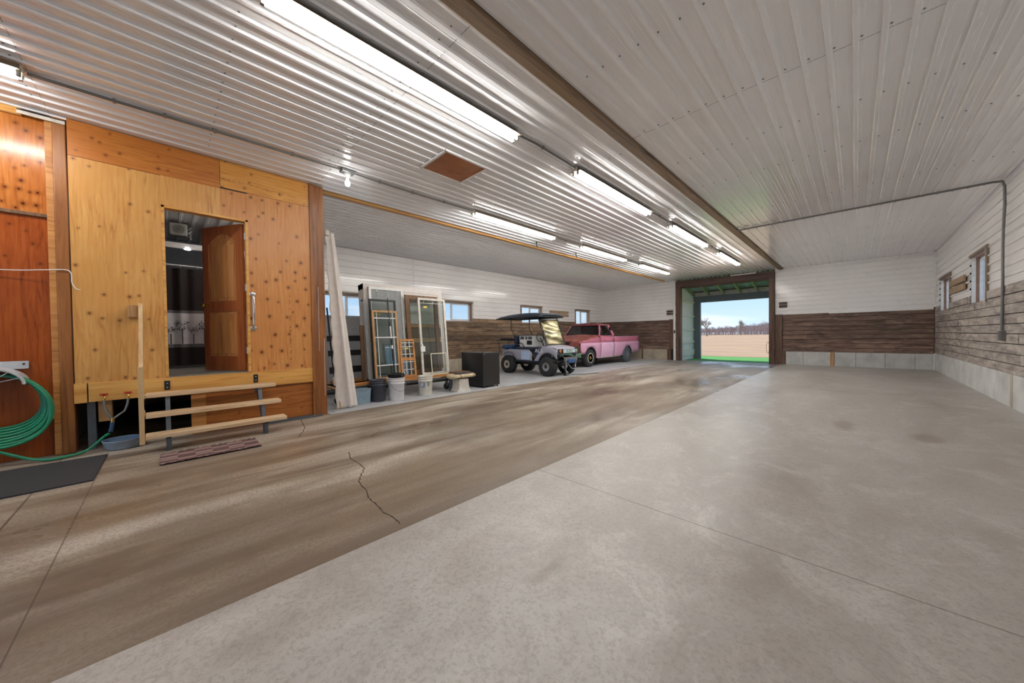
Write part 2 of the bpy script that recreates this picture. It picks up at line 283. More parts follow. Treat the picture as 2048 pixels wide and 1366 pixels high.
# outdoors
def field():
    n = NM('ploughed_field', .95); v = n.noise(n.map((.25, 3, 1)), 1., 8, .65); w = n.noise(n.map(), .08, 4)
    c = n.ramp(v, [(.36, srgb(126, 98, 74)), (.5, srgb(152, 124, 98)), (.64, srgb(172, 146, 120))]); n.col(n.mix(n.math('MULTIPLY', n.mask(w, .4, .7), .3), c, srgb(196, 158, 120))); n.bump(v, .5, .1); return n.m
M['field'] = field(); M['grass'] = plain('lawn_grass', srgb(74, 138, 60), .9, var=.16, scale=8); P('bark', (158, 142, 130), rough=.9); P('bark2', (168, 150, 148), rough=.9); P('gravel', (196, 192, 184), rough=.9, var=.12)
M['lean_roof'] = plain('roof_steel', srgb(168, 176, 190), .4, var=.15, scale=3); M['lean_post'] = plain('grey_painted_timber', srgb(96, 104, 112), .6); M['rafter'] = plain('rafter_wood', srgb(150, 142, 120), .6)
# ---------------------------------------------------------------- mesh builder
SPLIT = {'post', 'hanger', 'side_cleat', 'end_plate', 'hinge_bolt', 'armrest', 'rear_roof_strut', 'front_roof_strut', 'bumper_bracket', 'bed_wall', 'white_hook', 'hinge', 'plank_post', 'screw_head', 'door_casing', 'wall_slab', 'side_cladding', 'frame_pipe'} - {'side_cladding', 'door_casing'}
def SPLITBUILD(p, name, *a):
    SPLIT.discard(name); o = p.build(name, *a[:-1], label=a[-1], merge=True); SPLIT.add(name); return o
class MB:
    def __init__(s, o=(0, 0, 0)): s.v = []; s.f = []; s.mi = []; s.sm = []; s.o = Vector(o); s.cur = 0
    def add(s, vs, fs, smooth=False):
        b = len(s.v); s.v += [Vector(v) for v in vs]; s.f += [tuple(i+b for i in f) for f in fs]; s.mi += [s.cur]*len(fs); s.sm += [smooth]*len(fs); return s
    def pieces(s):
        par = {}
        def key(v): return (round(v.x, 4), round(v.y, 4), round(v.z, 4))
        def find(a):
            while par.setdefault(a, a) != a: a = par[a]
            return a
        for f in s.f:
            r = find(key(s.v[f[0]]))
            for i in f[1:]: par[find(key(s.v[i]))] = r
        g = {}
        for k, f in enumerate(s.f): g.setdefault(find(key(s.v[f[0]])), []).append(k)
        out = []
        for ks in g.values():
            m = MB(s.o)
            for k in ks: m.v += [s.v[i] for i in s.f[k]]; n0 = len(m.v)-len(s.f[k]); m.f.append(tuple(range(n0, len(m.v)))); m.mi.append(s.mi[k]); m.sm.append(s.sm[k])
            out.append(m)
        return out
    def box(s, a, b, rot=None, piv=None):
        x0, y0, z0 = (min(p, q) for p, q in zip(a, b)); x1, y1, z1 = (max(p, q) for p, q in zip(a, b))
        vs = [Vector(p) for p in ((x0, y0, z0), (x1, y0, z0), (x1, y1, z0), (x0, y1, z0), (x0, y0, z1), (x1, y0, z1), (x1, y1, z1), (x0, y1, z1))]
        if rot is not None:
            c = Vector(piv) if piv is not None else Vector(((x0+x1)/2, (y0+y1)/2, (z0+z1)/2)); vs = [rot@(v-c)+c for v in vs]
        return s.add(vs, [(0, 3, 2, 1), (4, 5, 6, 7), (0, 1, 5, 4), (1, 2, 6, 5), (2, 3, 7, 6), (3, 0, 4, 7)])
    def bar(s, p, q, w, h, up=(0, 0, 1)):
        p, q = Vector(p), Vector(q); d = (q-p).normalized(); u = Vector(up)
        if abs(d.dot(u)) > .98: u = Vector((1, 0, 0))
        a = d.cross(u).normalized()*w/2; b = a.cross(d).normalized()*h/2
        vs = [p-a-b, p+a-b, p+a+b, p-a+b, q-a-b, q+a-b, q+a+b, q-a+b]
        return s.add(vs, [(0, 3, 2, 1), (4, 5, 6, 7), (0, 1, 5, 4), (1, 2, 6, 5), (2, 3, 7, 6), (3, 0, 4, 7)])
    def tube(s, pts, r, n=8, closed=False):
        pts = [Vector(p) for p in pts]; k = len(pts); rs = r if isinstance(r, (list, tuple)) else [r]*k; rings = []; prev = None
        for i, p in enumerate(pts):
            if closed: d = (pts[(i+1) % k]-pts[i-1])
            else: d = pts[min(i+1, k-1)]-pts[max(i-1, 0)]
            d.normalize()
            if prev is None: u = Vector((0, 0, 1)) if abs(d.z) < .9 else Vector((1, 0, 0)); a = d.cross(u).normalized()
            else: a = (prev-d*prev.dot(d)).normalized()
            prev = a; b = d.cross(a); rings.append([p+(a*cos(2*pi*j/n)+b*sin(2*pi*j/n))*rs[i] for j in range(n)])
        vs = [v for rg in rings for v in rg]; fs = []
        for i in range(k if closed else k-1):
            i2 = (i+1) % k
            for j in range(n): fs.append((i*n+j, i*n+(j+1) % n, i2*n+(j+1) % n, i2*n+j))
        s.add(vs, fs, True)
        if not closed: s.add(rings[0], [tuple(range(n))[::-1]]); s.add(rings[-1], [tuple(range(n))])
        return s
    def lathe(s, prof, c=(0, 0, 0), n=24, axis='z', sx=1, sy=1, cap=True):
        """prof: (radius, height) pairs"""
        c = Vector(c); vs = []
        for r, h in prof:
            for j in range(n):
                a = 2*pi*j/n; u, w = r*cos(a)*sx, r*sin(a)*sy
                vs.append(c+Vector({'z': (u, w, h), 'x': (h, u, w), 'y': (w, h, u)}[axis]))
        fs = []
        for i in range(len(prof)-1):
            for j in range(n): fs.append((i*n+j, i*n+(j+1) % n, (i+1)*n+(j+1) % n, (i+1)*n+j))
        s.add(vs, fs, True)
        if cap:
            if prof[0][0] > 1e-4: s.add(vs[:n], [tuple(range(n))[::-1]])
            if prof[-1][0] > 1e-4: s.add(vs[-n:], [tuple(range(n))])
        return s
    def prism(s, poly, axis, a, b, smooth=False):
        """poly of 2D points extruded along axis from a to b; for x: (y,z), y: (x,z), z: (x,y)"""
        def P3(p, t): return {'x': (t, p[0], p[1]), 'y': (p[0], t, p[1]), 'z': (p[0], p[1], t)}[axis]
        k = len(poly); vs = [P3(p, a) for p in poly]+[P3(p, b) for p in poly]
        s.add(vs, [(i, (i+1) % k, (i+1) % k+k, i+k) for i in range(k)], smooth)
        s.add(vs, [tuple(range(k))[::-1], tuple(range(k, 2*k))]); return s
    def grid(s, rows, smooth=True):
        h = len(rows); w = len(rows[0]); vs = [p for r in rows for p in r]
        return s.add(vs, [(i*w+j, i*w+j+1, (i+1)*w+j+1, (i+1)*w+j) for i in range(h-1) for j in range(w-1)], smooth)
    def build(s, name, mats, parent=None, bevel=0, solid=0, kind=None, label=None, merge=False):
        if name in SPLIT:
            ps = s.pieces()
            if len(ps) > 1:
                for p in ps: p.build(name+'', mats, parent, bevel, solid, kind, label, True) if name not in SPLIT else SPLITBUILD(p, name, mats, parent, bevel, solid, kind, label)
                return None
        if not isinstance(mats, (list, tuple)): mats = [mats]
        me = bpy.data.meshes.new(name); me.from_pydata([tuple(v-s.o) for v in s.v], [], s.f)
        for mt in mats: me.materials.append(M[mt] if isinstance(mt, str) else mt)
        me.polygons.foreach_set('material_index', s.mi); me.polygons.foreach_set('use_smooth', s.sm)
        bm = bmesh.new(); bm.from_mesh(me)
        if merge: bmesh.ops.remove_doubles(bm, verts=bm.verts, dist=1e-4)
        bmesh.ops.recalc_face_normals(bm, faces=bm.faces); bm.to_mesh(me); bm.free(); me.update()
        o = bpy.data.objects.new(name, me); COL.objects.link(o); o.location = s.o
        if parent is not None: o.parent = parent; o.location = s.o-world_loc(parent)
        if solid: md = o.modifiers.new('solid', 'SOLIDIFY'); md.thickness = solid; md.offset = 0
        if bevel: md = o.modifiers.new('bevel', 'BEVEL'); md.width = bevel; md.segments = 2; md.limit_method = 'ANGLE'; md.angle_limit = R(40)
        if kind: o['kind'] = kind
        if label: o['label'] = label
        return o
def world_loc(o):
    v = Vector(o.location); p = o.parent
    while p is not None: v = v+Vector(p.location); p = p.parent
    return v
def empty(name, loc=(0, 0, 0), label=None, cat=None, group=None, kind=None):
    o = bpy.data.objects.new(name, None); o.empty_display_size = .1; COL.objects.link(o); o.location = loc
    return tag(o, label, cat, group, kind)
def tag(o, label=None, cat=None, group=None, kind=None):
    for k, v in (('label', label), ('category', cat), ('group', group), ('kind', kind)):
        if v: o[k] = v
    return o
def struct(name, loc=(0, 0, 0)): return empty(name, loc, kind='structure')
def relocate(o, loc):
    """put an empty at the thing's base, children staying where they are"""
    d = Vector(loc)-Vector(o.location); o.location = loc
    for c in o.children: c.location = Vector(c.location)-d
CEIL = 3.586; RIB = .1631; RH = .018
# ================================================================ THE SETTING
def ribbed(mb, plane, pos, nrm, run, r0, r1, ac, a0, a1, phase, openings=(), pitch=RIB, h=RH):
    ax = {'x': 0, 'y': 1, 'z': 2}; pts = {round(a0, 4): 0., round(a1, 4): 0.}
    k = math.floor((a0-phase)/pitch)-1
    while phase+k*pitch < a1+pitch:
        c = phase+k*pitch
        for d, hh in ((-.023, 0), (-.014, h), (.014, h), (.023, 0), (pitch/3-.008, 0), (pitch/3, .0015), (pitch/3+.008, 0), (-pitch/3-.008, 0), (-pitch/3, .0015), (-pitch/3+.008, 0)):
            if a0 < c+d < a1: pts[round(c+d, 4)] = hh
        k += 1
    for o in openings:
        for v in o[2:]:
            if a0 < v < a1: pts.setdefault(round(v, 4), 0.)
    ps = sorted(pts.items()); rc = sorted({r0, r1, *[v for o in openings for v in o[:2] if r0 < v < r1]})
    for (p, hp), (q, hq) in zip(ps, ps[1:]):
        for u, w in zip(rc, rc[1:]):
            cm, rm = (p+q)/2, (u+w)/2
            if any(o[0] < rm < o[1] and o[2] < cm < o[3] for o in openings): continue
            vs = []
            for rr, aa, hh in ((u, p, hp), (w, p, hp), (w, q, hq), (u, q, hq)):
                v = [0, 0, 0]; v[ax[plane]] = pos+nrm*hh; v[ax[run]] = rr; v[ax[ac]] = aa; vs.append(v)
            mb.add(vs, [(0, 1, 2, 3)])
    return mb
def boards(mb, plane, pos, nrm, run, r0, r1, z0, z1, n, openings=(), thick=.024, lens=3.4, gap=.013, jit=.004):
    hh = (z1-z0)/n; rnd = random.Random(int(abs(pos*100))+n)
    for i in range(n):
        a, b = z0+i*hh, z0+(i+1)*hh-gap; cuts = [r0]; p = r0+rnd.uniform(.6, lens)
        while p < r1-.4: cuts.append(p); p += lens*rnd.uniform(.7, 1.)
        cuts.append(r1); segs = [(u, w) for u, w in zip(cuts, cuts[1:])]
        for o in openings:
            if o[3] <= a+.02 or o[2] >= b-.02: continue
            ns = []
            for u, w in segs:
                if w <= o[0] or u >= o[1]: ns.append((u, w)); continue
                if u < o[0]: ns.append((u, o[0]))
                if w > o[1]: ns.append((o[1], w))
            segs = ns
        for u, w in segs:
            t = thick+rnd.uniform(-jit, jit)*2; A = [0, 0, 0]; B = [0, 0, 0]
            zz = b
            for o in openings:
                if o[0] < (u+w)/2 < o[1] and a < o[2] < b: zz = o[2]
            k = 0 if plane == 'x' else 1; rk = 1-k
            A[k] = pos; B[k] = pos+nrm*t; A[rk] = u+.002; B[rk] = w-.002; A[2] = a; B[2] = zz
            mb.box(A, B)
    return mb
def blocks(mb, plane, pos, nrm, r0, r1, z1, cuts, t=.03):
    cs = [r0]+sorted(c for c in cuts if r0 < c < r1)+[r1]
    for u, w in zip(cs, cs[1:]):
        A = [0, 0, -.02]; B = [0, 0, z1]; k = 0 if plane == 'x' else 1; A[k] = pos; B[k] = pos+nrm*t; A[1-k] = u+.004; B[1-k] = w-.004; mb.box(A, B)
    return mb
XR, XL, YF, YB = 1.71, -9.55, 16.35, -5.2
# floors
MB().box((-2.0, YB, -.15), (XR+.2, YF+.1, .008)).build('floor', 'floor_right', kind='structure', bevel=.006)
MB().box((-5.86, YB, -.16), (-2.004, YF+.1, -.001)).build('floor', 'floor_lane', kind='structure')
MB().box((XL-.2, 1.82, -.15), (-5.865, YF+.1, 0)).build('floor', 'floor_bay', kind='structure')
MB().box((XL-.2, YB, -.15), (-5.865, 1.815, -.004)).build('floor', 'floor_lane', kind='structure')
# ceilings: ribs run the length of the building
ce = struct('ceiling')
ribbed(MB(), 'z', CEIL, -1, 'y', YB, YF, 'x', -1.93, XR, -.005).build('steel_panels', 'ceil', ce)
ribbed(MB(), 'z', CEIL, -1, 'y', 1.70, YF, 'x', XL, -2.07, -4.852).build('steel_panels', 'ceil', ce)
ribbed(MB(), 'z', CEIL-.002, -1, 'y', -.80, 1.705, 'x', XL, -2.07, -4.852).build('steel_panels', 'ceil', ce)
ribbed(MB(), 'z', CEIL, -1, 'y', YB, -.795, 'x', XL, -2.07, -4.852).build('steel_panels', 'ceil', ce)
MB().box((XL-.3, YB-.2, CEIL+.02), (XR+.3, YF+.2, CEIL+.1)).build('roof_deck', 'white_dirty', ce)
s = MB()
for yy, x0, x1 in ((1.60, -5.8, -2.1), (-.86, -5.8, -3.2), (.43, -5.8, -2.2), (4.3, -9.4, -2.1), (6.8, -9.4, -2.1), (9.3, -9.4, -2.1), (11.8, -9.4, -2.1), (14.2, -9.4, -2.1), (2.8, -1.85, 1.6), (4.02, -1.85, 1.6), (5.1, -1.85, 1.6), (6.2, -1.85, 1.6), (8.1, -1.85, 1.6), (9.6, -1.85, 1.6), (11.4, -1.85, 1.6), (13.2, -1.85, 1.6), (15., -1.85, 1.6)):
    ph = -.005 if x0 > -2 else -4.852; k = math.ceil((x0-ph)/RIB)
    while ph+k*RIB < x1: s.lathe([(.007, -.006), (.009, -.001), (.009, .001)], (ph+k*RIB+.035, yy, CEIL), 6); k += 1
s.build('screw_row', 'galv', ce, kind='stuff')
MB().box((XL, 1.7, CEIL-.004), (-2.07, 1.7035, CEIL-.001)).box((XL, -.803, CEIL-.004), (-2.07, -.7995, CEIL-.001)).build('panel_lap', 'galv', ce)
MB().box((-1.93, 4.07, CEIL-.0015), (XR, 4.074, CEIL+.001)).build('panel_lap', 'galv', ce)
MB().box((-2.065, YB, CEIL-.04), (-1.935, YF-.02, CEIL+.02)).build('trim_1', 'beam_brown', kind='structure', bevel=.004)
MB().box((-6.17, 1.83, CEIL-.045), (-6.08, YF-.45, CEIL+.02)).build('trim_2', 'beam_yellow', kind='structure', bevel=.004)
# right wall
RW = [(14.13, 15.6, 1.742, 2.62), (10.66, 11.92, 1.738, 2.70), (7.1, 8.35, 1.738, 2.70), (3.6, 4.85, 1.738, 2.70)]  # last opening lies out of view, added to let in more daylight
w = struct('wall_right')
ribbed(MB(), 'x', XR, -1, 'y', YB, YF, 'z', 1.85, CEIL, 2.05, RW, h=.02).build('steel_siding', 'siding', w)
boards(MB(), 'x', XR, -1, 'y', YB, YF, .52, 1.91, 9, RW).build('plank_cladding', 'plank_right', w)
blocks(MB(), 'x', XR, -1, YB, YF, .515, [14.3, 12.85, 12.2, 11.1, 9.75, 8.4, 6.9, 5.4, 3.9, 2.4, .9]).build('concrete_base', 'block', w)
mb = MB()
for y0, y1, z0, z1 in [(YB, YF, 0, 1.738), (YB, YF, 2.7, CEIL+.02)]+[(a, b, 1.738, 2.7) for a, b in zip([YB, 4.85, 8.35, 11.92, 15.6], [3.6, 7.1, 10.66, 14.13, YF])]: mb.box((XR+.004, y0, z0), (XR+.16, y1, z1))
mb.box((XR+.004, 14.13, 2.62), (XR+.16, 15.6, 2.7)); mb.build('wall_core', 'plank_gap', w)
MB().box((XR-.035, 9.0, .0), (XR-.012, 9.10, .53)).build('mortar_patch', 'block_tan', w)
# far wall
w = struct('wall_far'); XD0, XD1 = -5.74, -2.17
for a, b in ((XL, XD0-.02), (XD1, XR)):
    ribbed(MB(), 'y', YF, -1, 'x', a, b, 'z', 1.83, CEIL, 2.01, h=.02).build('steel_siding', 'siding', w)
    MB().box((a, YF+.004, 0), (b, YF+.15, CEIL)).build('wall_core', 'plank_gap', w)
boards(MB(), 'y', YF, -1, 'x', XL, -6.02, .49, 1.86, 9).build('plank_cladding', 'plank_far', w)
boards(MB(), 'y', YF, -1, 'x', -1.94, XR, .49, 1.87, 9, lens=4.5).build('plank_cladding', 'plank_far', w)
blocks(MB(), 'y', YF, -1, XL, -6.15, .485, [-8.4, -7.35, -6.75]).build('concrete_base', 'block_tan', w)
blocks(MB(), 'y', YF, -1, -1.85, XR, .485, [-1.35, -.62, -.52, .0, .67, 1.3]).build('concrete_base', 'block', w)
MB().box((-.63, YF-.04, 0), (-.53, YF-.0, .49)).build('wood_blocking', 'tan_wood', w)
MB().box((-7.36, YF-.04, 0), (-7.3, YF-.0, .485)).build('wood_blocking', 'brown_wood', w)
MB().box((-6.15, YF-.05, 0), (-5.98, YF, .5)).box((-6.06, YF-.05, .5), (-5.86, YF, 1.86)).build('plank_post', 'post_dark', w)
MB().box((-2.17, YF-.06, 0), (-1.95, YF-.001, 1.87)).box((-1.95, YF-.05, 0), (-1.85, YF-.001, .5)).build('plank_post', 'post_dark', w)
MB().box((XR-.05, YF-.05, .5), (XR-.02, YF-.02, 1.9)).build('corner_strip', 'frame_brown', w)
MB().box((XR-.045, YF-.045, 1.9), (XR-.003, YF-.003, CEIL-.01)).box((XR-.045, YF-.045, 0), (XR-.03, YF-.03, .5)).build('corner_flashing', 'white', w)
MB().box((XR-.03, YB, CEIL-.035), (XR-.002, YF, CEIL-.005)).build('trim_3', 'ceil', kind='structure')
# left wall
LW = [(2.62, 4.28, 1.72, 2.36), (6.05, 7.62, 1.72, 2.36), (10.15, 11.42, 1.72, 2.40), (13.95, 15.15, 1.72, 2.40)]
w = struct('wall_left')
ribbed(MB(), 'x', XL, 1, 'y', YB, YF, 'z', 1.80, CEIL, 1.96, LW, h=.02).build('steel_siding', 'siding', w)
boards(MB(), 'x', XL, 1, 'y', YB, YF, .46, 1.84, 9, LW).build('plank_cladding', 'plank_left', w)
blocks(MB(), 'x', XL, 1, YB, YF, .455, [3.2, 5.1, 7., 8.9, 10.8, 12.7, 14.6]).build('concrete_base', 'block_tan', w)
mb = MB()
for y0, y1, z0, z1 in [(YB, YF, 0, 1.72), (YB, YF, 2.4, CEIL+.02)]+[(a, b, 1.72, 2.4) for a, b in zip([YB, 4.28, 7.62, 11.42, 15.15], [2.62, 6.05, 10.15, 13.95, YF])]: mb.box((XL-.16, y0, z0), (XL-.004, y1, z1))
for a, b in ((2.62, 4.28), (6.05, 7.62)): mb.box((XL-.16, a, 2.36), (XL-.004, b, 2.4))
mb.build('wall_core', 'plank_gap', w)
s = MB()
for yy in (3.8, 5.35, 7.7, 9.6, 11.7, 13.6):
    for k in range(10): s.lathe([(.010, -.008), (.008, .006)], (XL, yy, 1.96+k*RIB+.03), 6, 'x')
s.build('screw_row', 'galv', w, kind='stuff')
MB().box((XL+.001, 5.38, 1.85), (XL+.004, 5.385, CEIL)).build('panel_lap', 'galv', w)
# unseen back wall; its wide opening is added to let daylight in
w = struct('wall_back')
MB().box((XL, YB-.15, 0), (-6.0, YB, CEIL)).box((1.55, YB-.15, 0), (XR+.15, YB, CEIL)).box((-6.0, YB-.15, 3.5), (1.55, YB, CEIL)).build('siding_panel', 'siding', w)
# windows ---------------------------------------------------------
def window(n, x, nrm, y0, y1, z0, z1, slider=True, wavy=False):
    t = struct('window_%d' % n, (x, (y0+y1)/2, z0)); d = .16; xo = x-nrm*d
    MB().box((x-nrm*.004, y0-.004, z0), (xo, y0+.012, z1)).box((x-nrm*.004, y1-.012, z0), (xo, y1+.004, z1)).box((x-nrm*.004, y0, z1-.012), (xo, y1, z1+.004)).box((x-nrm*.004, y0, z0-.004), (xo, y1, z0+.012)).build('jamb', 'jamb', t)
    a = x+nrm*.03
    MB().box((a, y0-.05, z1), (x+nrm*.001, y1+.05, z1+.05)).build('head_trim', 'trim_wood', t, bevel=.004)
    if nrm > 0:
        MB().box((a, y1, z0-.01), (x+nrm*.001, y1+.06, z1)).build('side_trim', 'white_dirty', t, bevel=.004)
        MB().box((a, y0-.06, z0-.01), (x+nrm*.001, y0, z1)).build('side_trim', 'trim_wood', t, bevel=.004)
        MB().box((a, y0-.06, z0-.04), (x+nrm*.001, y1+.06, z0)).build('sill_trim', 'trim_wood', t, bevel=.004)
    else:
        MB().box((x-nrm*.001, y1-.03, z0), (x-nrm*.055, y1-.011, z1-.012)).build('white_edge_strip', 'white', t)
        m2 = MB(); zs = np.linspace(z0-.03, z1+.05, 40)
        m2.prism([(y0-.015, zs[0]), (y0-.015, zs[-1])]+[(y0-.10-.03*abs(sin((z-z0)*13)), z) for z in zs[::-1]], 'x', x-.002, x-.030)
        m2.build('side_trim', 'trim_wood', t)
        MB().box((x+nrm*.03, y0-.012, z0), (x-nrm*.0, y0, z1)).build('inner_strip', 'white', t)
    f0, f1 = xo, xo+nrm*.05
    mb = MB()
    for A, B in (((y0, z0), (y0+.045, z1)), ((y1-.045, z0), (y1, z1)), ((y0, z1-.045), (y1, z1)), ((y0, z0), (y1, z0+.045))): mb.box((f0, A[0], A[1]), (f1, B[0], B[1]))
    ym = (y0+y1)/2; mb.box((f0, ym-.03, z0), (f1+nrm*.005, ym+.03, z1)); mb.build('window_frame', 'sash', t, bevel=.003)
    mb = MB()
    for A, B in (((ym, z0+.045), (ym+.03, z1-.045)), ((y1-.075, z0+.045), (y1-.045, z1-.045)), ((ym, z1-.08), (y1-.045, z1-.045)), ((ym, z0+.045), (y1-.045, z0+.08))): mb.box((f0+nrm*.015, A[0], A[1]), (f1+nrm*.012, B[0], B[1]))
    mb.build('sliding_sash', 'sash', t, bevel=.003)
    MB().box((f0+nrm*.02, y0+.04, z0+.04), (f0+nrm*.026, y1-.04, z1-.04)).build('window_glass', 'glass', t)
for i, (a, b, c, d) in enumerate(LW): window(i+1, XL, 1, a, b, c, d)
for i, (a, b, c, d) in enumerate(RW): window(i+5, XR, -1, a, b, c, d)
# big far doorway --------------------------------------------------
t = struct('door_1', (-3.95, YF, 0))
MB().box((-5.74, YF-.10, 0), (-5.54, YF+.1, 3.49)).build('door_post', 'post_dark', t, bevel=.006)
MB().box((-2.35, YF-.10, 0), (-2.17, YF+.1, 3.49)).build('door_post', 'post_dark', t, bevel=.006)
MB().box((-5.74, YF-.11, 3.27), (-2.17, YF+.1, 3.53)).build('header_beam', 'frame_brown', t, bevel=.006)
MB().box((-3.6, YF-.13, 3.50), (-2.75, YF-.10, 3.55)).build('batten', 'white_dirty', t)
MB().box((-5.55, YF+.02, 3.22), (-2.34, YF+.06, 3.27)).build('stop_strip', 'frame_brown', t)
m = MB()
k = 0; xx = -5.7
while xx < -2.2: m.box((xx, YF-.02, CEIL-.03), (xx+.08, YF, CEIL+.0)); xx += RIB
m.build('rib_closure', 'black_rubber', t)
t = struct('trim_4', (-5.82, YF-.06, 0))
MB().box((-5.86, YF-.10, 0), (-5.76, YF-.05, 3.5)).build('jamb_cover', 'white', t, bevel=.008)
m = MB().box((-5.83, YF-.125, 1.22), (-5.78, YF-.10, 1.36)).lathe([(.03, -.03), (.03, .0)], (-5.805, YF-.10, 1.29), 10, 'y'); m.build('latch', 'black', t)
m = MB()
for z in (.55, .9, 1.6, 2.0, 2.5): m.box((-5.75, YF-.12, z), (-5.72, YF-.10, z+.06))
m.build('hinge_bolt', 'black', t)
# cord hanging on the right post
pts = [Vector((-2.26+.035*sin(i*1.9)+.02*sin(i*.7), YF-.125, 1.35-.055*i)) for i in range(17)]
o = MB().tube(pts, .008, 6).tube([(-2.38+.05*cos(a), YF-.12, .62+.22*sin(a)) for a in np.linspace(.3, 2*pi+.3, 20)], .006, 6).tube([(-2.2+.06*cos(a), YF-.12, .68+.16*sin(a)) for a in np.linspace(0, 2*pi, 16)], .006, 6).build('cord', 'rail_red')
tag(o, 'thin reddish cord hanging in loops on the right post of the far doorway', 'cord')
# lean-to outside ---------------------------------------------------
t = struct('canopy_1', (-3.95, 18.7, 0)); del t['kind']
tag(t, 'lean-to canopy with rafters and grey posts outside the far doorway', 'canopy')
YO = 18.75
MB().box((-5.80, YO-.1, 0-.1), (-5.45, YO+.08, 2.8)).box((-2.0, YO-.1, -.1), (-1.7, YO+.08, 2.8)).build('post', 'lean_post', t)
MB().box((-6.3, YO-.08, 2.72), (-1.3, YO+.08, 3.02)).build('eave_beam', 'lean_post', t)
MB().box((-6.3, YO-.03, 3.02), (-1.3, YO+.02, 3.26)).build('fascia_board', 'white_dirty', t)
for xx in (-5.72, -5.05, -4.4, -3.75, -3.1, -2.45, -1.8): MB().bar((xx, YF+.16, 3.62), (xx, YO+.2, 3.03), .05, .14).build('rafter', 'rafter', t)
for yy in (17.1, 17.8, 18.5):
    z = 3.62+(yy-YF-.16)*(-.59/(YO+.04-YF)); MB().box((-6.3, yy-.04, z+.06), (-1.3, yy+.04, z+.10)).build('purlin', 'frame_brown', t)
m = MB(); nx = 62
rows = []
for yy in (YF+.155, YO+.35):
    z = 3.74+(yy-YF-.16)*(-.225); rows.append([Vector((-6.4+5.2*i/nx, yy, z+(.018 if i % 4 in (1, 2) else 0))) for i in range(nx+1)])
m.grid(rows, False).build('roof_sheet', 'lean_roof', t, solid=.004)
m = MB(); yy = YF+.16
while yy < YO: m.box((-5.79, yy, -.05), (-5.76, yy+.2, 3.55-(yy-YF)*.24)); m.box((-5.77, yy+.06, -.05), (-5.745, yy+.10, 3.5-(yy-YF)*.24)); yy += .205
m.build('side_cladding', 'white', t)
for z in (.15, .75, 1.35, 2.0, 2.7): MB().box((-5.76, YF+.16, z), (-5.70, YO-.1, z+.09 if z > .2 else z+.3)).build('girt', 'white_dirty', t)
# ground outside ----------------------------------------------------
MB().box((-60, YF+.1, -.12), (60, 20.9, -.05)).build('ground_lawn', 'grass', kind='structure')
MB().box((-400, 20.9, -.2), (400, 600, -.04)).build('ground_field', 'field', kind='structure')
MB().box((-6.2, YF+.05, -.05), (-1.6, YF+.32, -.012)).build('door_sill_slab', 'gravel', kind='structure')
MB().box((-40, -40, -.3), (40, YF+.09, -.17)).build('ground_yard', 'gravel', kind='structure')
# ================================================================ PARTITION AND WASHROOM
XP = -5.95
def knotpts(lst, ox, oy, s, x=XP): return [tuple(at(ox+a*s, oy+b*s, x=x))[1:] for a, b in lst]
def plypanel(name, y0, y1, z0, z1, x, mat, knots, parent, th=.016, kr=.0095, step=.0125):
    ny = max(2, int((y1-y0)/step)); nz = max(2, int((z1-z0)/step))
    Y, Z = np.meshgrid(np.linspace(y0, y1, ny+1), np.linspace(z0, z1, nz+1)); K = np.zeros_like(Y); rnd = random.Random(3)
    for (ky, kz) in knots:
        r = kr*rnd.uniform(.7, 1.25); K = np.maximum(K, np.exp(-(((Y-ky)/r)**2+((Z-kz)/(r*1.15))**2)*.35))
    vs = [(x, a, b) for a, b in zip(Y.ravel(), Z.ravel())]; n = len(vs)
    fs = [(i*(ny+1)+j, i*(ny+1)+j+1, (i+1)*(ny+1)+j+1, (i+1)*(ny+1)+j) for i in range(nz) for j in range(ny)]
    c = [(x, y0, z0), (x, y1, z0), (x, y1, z1), (x, y0, z1)]; b = [(x-th, p[1], p[2]) for p in c]
    vs += c+b; fs += [(n, n+4, n+5, n+1), (n+1, n+5, n+6, n+2), (n+2, n+6, n+7, n+3), (n+3, n+7, n+4, n), (n+4, n+7, n+6, n+5)]
    me = bpy.data.meshes.new(name); me.from_pydata([tuple(v) for v in vs], [], fs); me.materials.append(M[mat])
    a = me.attributes.new('knot', 'FLOAT', 'POINT'); a.data.foreach_set('value', np.concatenate([K.ravel(), np.zeros(8)]).astype('f4'))
    o = bpy.data.objects.new(name, me); COL.objects.link(o); o.parent = parent; return o
KR = knotpts([(705,238),(800,255),(735,215),(612,210),(655,382),(705,355),(840,412),(955,370),(690,513),(888,527),(982,540),(848,598),(945,602),(660,605),(1008,638),(945,658),(755,662),(820,650),(665,688),(900,700),(1013,713),(835,795),(958,790),(765,775),(1030,812),(930,860),(778,887),(893,893),(1005,900),(955,950),(658,900),(815,1007),(905,1003),(1005,1010),(790,1083),(728,1120),(858,1112),(1005,1102),(810,1197),(745,1223),(895,1207),(990,1208),(655,1110),(530,88),(655,112),(728,132),(832,152),(908,170),(480,165)], 300, 360, .3074)
KL = knotpts([(640,548),(525,490),(925,568),(935,820),(1066,875),(715,980),(563,992),(543,1258),(905,1313),(1033,1302)], 0, 180, .2782)+knotpts([(885,115),(950,108),(611,227),(700,262),(818,276),(1018,268),(650,478),(1040,478),(600,672),(858,665),(920,672),(1077,663),(710,100)], 0, 560, .2928)
KB1 = knotpts([(790,315),(660,345),(715,375),(860,458),(760,468),(545,432),(1138,480),(1138,565),(1208,580),(1215,428)], 0, 180, .2782)
KB2 = knotpts([(225,142),(780,422),(735,603),(637,715),(155,690),(1930,690),(1915,1065),(1395,855)], 430, 310, .0928)
KD1 = knotpts([(110,235),(185,293),(35,435),(205,455),(290,345),(175,543),(105,560),(150,650),(215,735),(10,797),(165,815),(112,845),(260,830),(35,695),(135,710),(290,520),(270,740)], 0, 180, .2782, -6.04)
